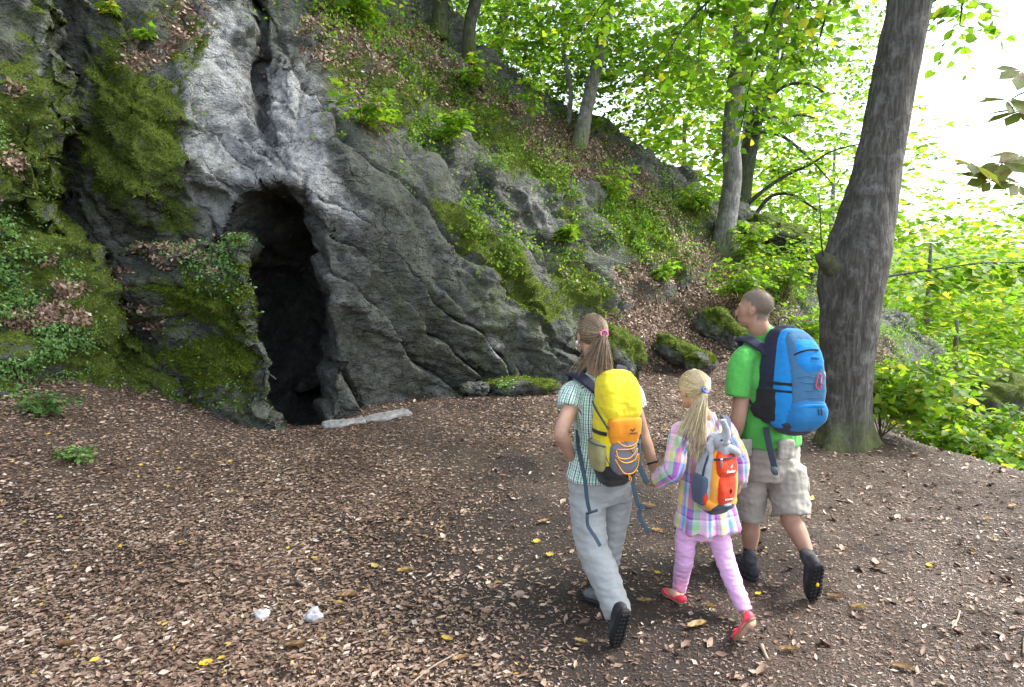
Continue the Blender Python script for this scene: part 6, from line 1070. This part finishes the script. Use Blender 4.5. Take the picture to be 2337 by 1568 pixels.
MS = [(1690, 700, 'young maple with broad leaves just behind the man\'s head', 18, 1.0, .75), (1790, 680, 'young maple crowding against the left side of the big tree', 18, 1.2, .75), (1720, 600, 'young maple below the upright grey trunk', 14, 1.0, .7), (1830, 800, 'low young maple between the man\'s shoulder and the big tree', 12, .8, .55), (1850, 640, 'bright maple sapling at the branch stub of the big tree', 14, 1.1, .6), (1400, 470, 'maple sapling on the middle slope below the leaning grey trunk', 7, .8, .5), (1200, 300, 'tall thin maple sapling on the upper slope with bare lower stem', 4, 1.5, .6), (1010, 330, 'broad-leaved seedling on the mossy ledge above the buttress', 5, .5, .4), (1080, 215, 'broad-leaved seedling below the bent hilltop trunk', 5, .6, .4), (830, 285, 'leafy clump hanging right of the pale rock above the cave', 8, .35, .5), (810, 50, 'thick leafy clump at the top edge above the pale rock', 12, .5, .7), (1500, 640, 'small maple seedling on the rock behind the woman\'s head', 4, .4, .3), (1580, 480, 'maple seedlings on the ridge left of the upright grey trunk', 8, .7, .5), (1290, 560, 'pale seedling on the slab left of the mossy ridge', 4, .35, .3)]
for x, y, lab, n, h, sp in MS: shoots('maple_seedling' if n < 9 else 'young_maple', lab, P_(x, y) + [0, -.02, -.02], n, h, sp, 5, .115, T_MAPLE, F_MAPLE, M_LIME, (0, -.25), .6, 'plant', .5, 'young maples on the slope')
for x, y, h, lab in ((335, 95, .28, 'single bright maple seedling on the leafy ledge at upper left'), (270, 35, .3, 'small bright seedling at the top left edge')):
    s_ = SHEETS['rocky_hillside']; shoots('maple_seedling', lab, P_(x, y) + [0, -.05, 0], 2, h * .5, .09, 2, .12, T_MAPLE, F_MAPLE, M_LIME, (0, -.3), .75, 'plant', .2, 'young maples on the slope')
shoots('herb', 'small green herb growing in the leaf litter at far left', hit_ground(170, 1050), 6, .12, .12, 4, .05, T_OVAL, F_OVAL, M_HERB, (0, 0), .8, 'plant'); shoots('herb', 'dark green leafy herb among the litter by the left buttress', hit_ground(105, 950), 8, .22, .22, 5, .06, T_OVAL, F_OVAL, M_HERB, (0, 0), .2, 'plant')
shoots('fern', 'pale compound-leaved fern on the dark slab right of the cave', P_(1130, 395) + [0, -.1, 0], 5, .35, .3, 8, .06, T_LANCE, F_LANCE, M_HERB, (.1, -.6), .9, 'plant'); shoots('herb', 'small herb on the ledge over the cave\'s left jamb', at(545, 560, 7.7), 8, .14, .16, 5, .035, T_OVAL, F_OVAL, M_HERB, (0, -.2), .75, 'plant'); shoots('herb', 'small herb tuft by the low rock at the cliff foot', at(1155, 885, 9.5), 5, .12, .15, 4, .04, T_OVAL, F_OVAL, M_HERB, (0, -.3), .8, 'plant')
# ---- chestnut branches reaching in from the right
t = NT('chestnut_leaf'); p_ = t.pos(); v_ = t.attr('var'); n_ = t.noise(18, 5, .7, p_); base = t.ramp(v_, [(0, (.08, .12, .025)), (1, (.16, .20, .04))]); t.col(t.mix(t.mapr(n_, .5, .62), base, t.ramp(t.noise(40, 3, .6, p_), [(.3, (.06, .03, .016)), (.7, (.16, .09, .035))]))); t.fin(.6, .2)
tr_ = t.n('ShaderNodeBsdfTranslucent'); t.l(t.mix(t.mapr(n_, .5, .62), (.24, .33, .04), (.28, .13, .03)), tr_.inputs[0]); mx = t.n('ShaderNodeMixShader'); mx.inputs[0].default_value = .45; t.l(t.b.outputs[0], mx.inputs[1]); t.l(tr_.outputs[0], mx.inputs[2]); t.l(mx.outputs[0], t.out.inputs[0]); M_CHN = t.m
def chestnut(label, twig, leaves):
    pts = [at(*q) for q in twig]; o = empty('chestnut_branch', pts[0]); b = pts[0]; tag(o, label, 'branch', 'chestnut branches at the right'); V, F = tube(spline(pts, 24), np.linspace(.008, .003, 24), 6, 0, 0, 0, False); mesh_np('twig', V - b, tri_fix(F), M_BARK3, o)
    for x, y, Yd, sz, rot, tilt in leaves:
        c = at(x, y, Yd); nrm_ = norm(np.array([.2 * RNG.normal(), -.55 + .2 * RNG.normal(), .8])); ax = norm(np.cross(nrm_, [0, 1, 0.3])); ay = np.cross(nrm_, ax); n = 7; a = np.radians(rot + np.linspace(-125, 125, n)); d = np.cos(a)[:, None] * ax + np.sin(a)[:, None] * ay + np.array([0, 0, -.22])
        L = sz * (1 - .35 * np.abs(np.linspace(-1, 1, n)) ** 1.5); V, F = stamp(T_LANCE, F_LANCE, np.repeat(c[None], n, 0) + d * .01, d, np.repeat(nrm_[None], n, 0) + .2 * RNG.normal(size=(n, 3)), L, None, np.full(n, 1.25))
        mesh_np('leaf', V - b, F, M_CHN, o, {'var': np.repeat(RNG.random(n), len(T_LANCE))})
        V, F = tube([c, c + (b * .0 + at(x + 40, y + 20, Yd) - c) * .6], [.0025, .002], 5, 0, 0, 0, False); mesh_np('leaf_stalk', V - b, tri_fix(F), M_BARK3, o)
chestnut('chestnut branch with brown-edged leaves at the right edge, lower of the two', [(2420, 372, 3.6), (2330, 384, 3.55), (2270, 404, 3.5), (2235, 398, 3.5)], [(2215, 372, 3.5, .17, 150, 0), (2285, 370, 3.55, .17, 60, 0), (2262, 412, 3.5, .15, -80, 0), (2325, 420, 3.5, .14, -40, 0), (2330, 352, 3.6, .15, 20, 0)])
chestnut('chestnut leaves hanging at the right edge, upper of the two branches', [(2440, 190, 3.5), (2380, 200, 3.45), (2335, 212, 3.4), (2310, 225, 3.4)], [(2300, 228, 3.4, .18, 190, 0), (2335, 160, 3.45, .17, 100, 0), (2340, 250, 3.4, .17, -60, 0)])
# ---- far trees in the valley
for kx, (x, y, Yd, rx, rz, n, lab) in enumerate([(1900, 430, 34, 5.5, 5.0, 260, 'pale far tree seen between the forked tree and the big trunk'), (2120, 620, 30, 5.0, 3.2, 240, 'pale bushy far tree just right of the big trunk'), (2260, 660, 36, 5.5, 4.0, 240, 'pale far tree near the right edge above the crag'), (2350, 800, 28, 4.0, 3.2, 220, 'pale far tree low at the right edge'), (2180, 780, 26, 3.0, 2.4, 180, 'slim far tree with kinked stem behind the crag'), (2020, 640, 44, 8, 5, 220, 'far round tree hidden behind the big trunk'), (2420, 640, 48, 8, 6, 200, 'farthest pale tree at the right edge'), (1780, 480, 40, 5, 3.5, 160, 'far tree low behind the ridge by the forked tree'), (1700, 250, 26, 3.6, 3.4, 200, 'pale tree behind the upright grey trunk'), (1560, 330, 24, 2.6, 2.4, 160, 'pale tree behind the ridge right of the leaning trunk')]):
    c = at(x, y, Yd); b = c - np.array([0, 0, rz + 2.5]); o = empty('far_tree', b); tag(o, lab, 'tree', 'far trees in the valley'); V, F = tube([b, b + [.1, 0, rz * .8], c + [0, 0, rz * .4]], [.22, .16, .06], 8, .4, .1, kx); mesh_np('trunk', V - b, tri_fix(F), M_BARK2, o, {'moss': np.zeros(len(V))})
    t = Twigs(); crown(t, c, (rx, rx, rz), int(n * 1.15), rx * .30, 10, .20 + .006 * Yd, .2, .2, .4); t.tw = t.tw[::6]; t.build(o, T_FRAG, F_FRAG, M_LIME, b, vb=.7)
# ---- single large fallen leaves
M_FALL = leaf_mat('curled_leaf', [(0.0, (.09, .05, .025)), (.35, (.19, .11, .05)), (.6, (.33, .22, .11)), (.8, (.48, .34, .10)), (1.0, (.60, .44, .03))], 0.15, .6, .35)
FL = [(925, 1068 + 240, .16, .55, 'long curled tan leaf right of the foot-worn dark patch'), (790, 1365, .17, .35, 'long brown curled leaf behind the larger white stone'), (675, 1480, .15, .3, 'narrow brown leaf lying upright below the white stones'), (150, 1478, .15, .3, 'brown crumpled leaf at lower left of the foreground'), (470, 1520, .09, 1.0, 'flat yellow leaf near the bottom edge left of centre'), (1020, 1465, .10, .98, 'torn yellow leaf at the bottom centre'), (1050, 1510, .12, .4, 'crumpled brown leaf below the torn yellow leaf'), (855, 1296, .09, .75, 'yellowish leaf tip left of the long tan leaf'), (1590, 1433, .17, .6, 'curled tan leaf between the girl\'s feet'), (1240, 1195, .14, .35, 'brown curled leaf left of the woman\'s thigh'), (1225, 1240, .09, .85, 'orange-yellow leaf left of the woman\'s knee'), (1480, 1158, .16, .45, 'brown curled leaf by the hanging straps'), (1500, 1215, .12, .55, 'folded tan leaf left of the tunic hem'), (1470, 1378, .13, .5, 'tan curled leaf behind the woman\'s raised shoe'), (1960, 1392, .13, .6, 'folded tan leaf right of the man\'s raised boot'), (1905, 1368, .13, .3, 'red-brown leaf under the man\'s raised boot'), (2090, 1040, .15, .3, 'long brown leaf on bare soil near the tree foot'), (2250, 1190, .12, .6, 'light tan leaf on the right side of the path'), (2310, 1160, .13, .5, 'tan curled leaf at the right edge of the path'), (2120, 1295, .07, .95, 'small orange-yellow leaf alone on the right path'), (1620, 1388, .10, .45, 'small brown leaf between the girl and the man'), (1730, 1360, .06, 1.0, 'small bright yellow leaf by the girl\'s raised foot'), (1500, 1312, .06, 1.0, 'small yellow leaf left of the girl\'s lilac shin'), (1255, 1270, .09, .8, 'pale yellow torn leaf left of the woman\'s shin'), (2060, 1530, .15, .4, 'brown leaf at the bottom right of the path'), (1835, 1090, .10, .3, 'orange leaf right of the man\'s shorts'), (1325, 1470, .10, .7, 'pale yellow leaf left of the woman\'s raised shoe'), (1800, 1490, .14, .35, 'long brown leaf right of the red raised shoe')]
cu = np.linspace(-1, 1, 9)
for i, (x, y, L, vr, lab) in enumerate(FL):
    L = L * .8; c = hit_ground(x, y); u = np.linspace(0, 1, 8); wdt = np.sin(np.pi * u) ** .7 * (.24 if L > .08 else .36) * L; curl = RNG.uniform(.9, 1.7) if L > .08 else .35; a = RNG.uniform(-.6, .6) if L > .08 else RNG.uniform(0, 6); bend = RNG.uniform(.05, .22)
    G = np.array([[((uu - .5) * L, math.sin(s * curl) / curl * w * (1 + .12 * math.sin(7 * uu + i)), (1 - math.cos(s * curl)) / curl * w * 1.1 + bend * L * (uu - .5) ** 2 * 2 + .004 * math.sin(19 * uu + 5 * s)) for s in cu[::2]] for uu, w in zip(u, wdt)]); ca, sa = math.cos(a), math.sin(a); V = G.reshape(-1, 3); V = np.stack([V[:, 0] * ca - V[:, 1] * sa, V[:, 0] * sa + V[:, 1] * ca, V[:, 2]], 1)
    o = mesh_np('fallen_leaf', V, grid_faces(8, 5), M_FALL, attrs={'var': np.clip(vr + .16 * RNG.normal(size=len(V)), 0, 1)}); o.location = c + np.array([0, 0, .016]); tag(o, lab, 'leaf', 'large fallen leaves on the path')
# ---- sticks
for i, (x0, y0, x1, y1, r, lab) in enumerate([(935, 1568, 1045, 1495, .006, 'long pale straw stick at the bottom centre'), (1738, 1478, 1752, 1510, .012, 'short grey stick right of the red raised shoe'), (2190, 1398, 2170, 1440, .006, 'thin curved twig on the right path'), (640, 1282, 700, 1275, .005, 'thin pale straw behind the white stones'), (2350, 1440, 2336, 1500, .010, 'grey stick at the bottom right edge')]):
    a, b = hit_ground(x0, y0) + [0, 0, .01], hit_ground(x1, y1) + [0, 0, .012]; m = (a + b) / 2 + RNG.normal(size=3) * .012; V, F = tube(spline([a, m, b], 12), np.linspace(r, r * .6, 12), 7, 0, .15, i, False); o = mesh_np('stick', V - a, tri_fix(F), simple_mat('dry_wood', (.30, .24, .18), .8, .2, .3, 30)); o.location = a; tag(o, lab, 'stick', 'sticks on the ground')
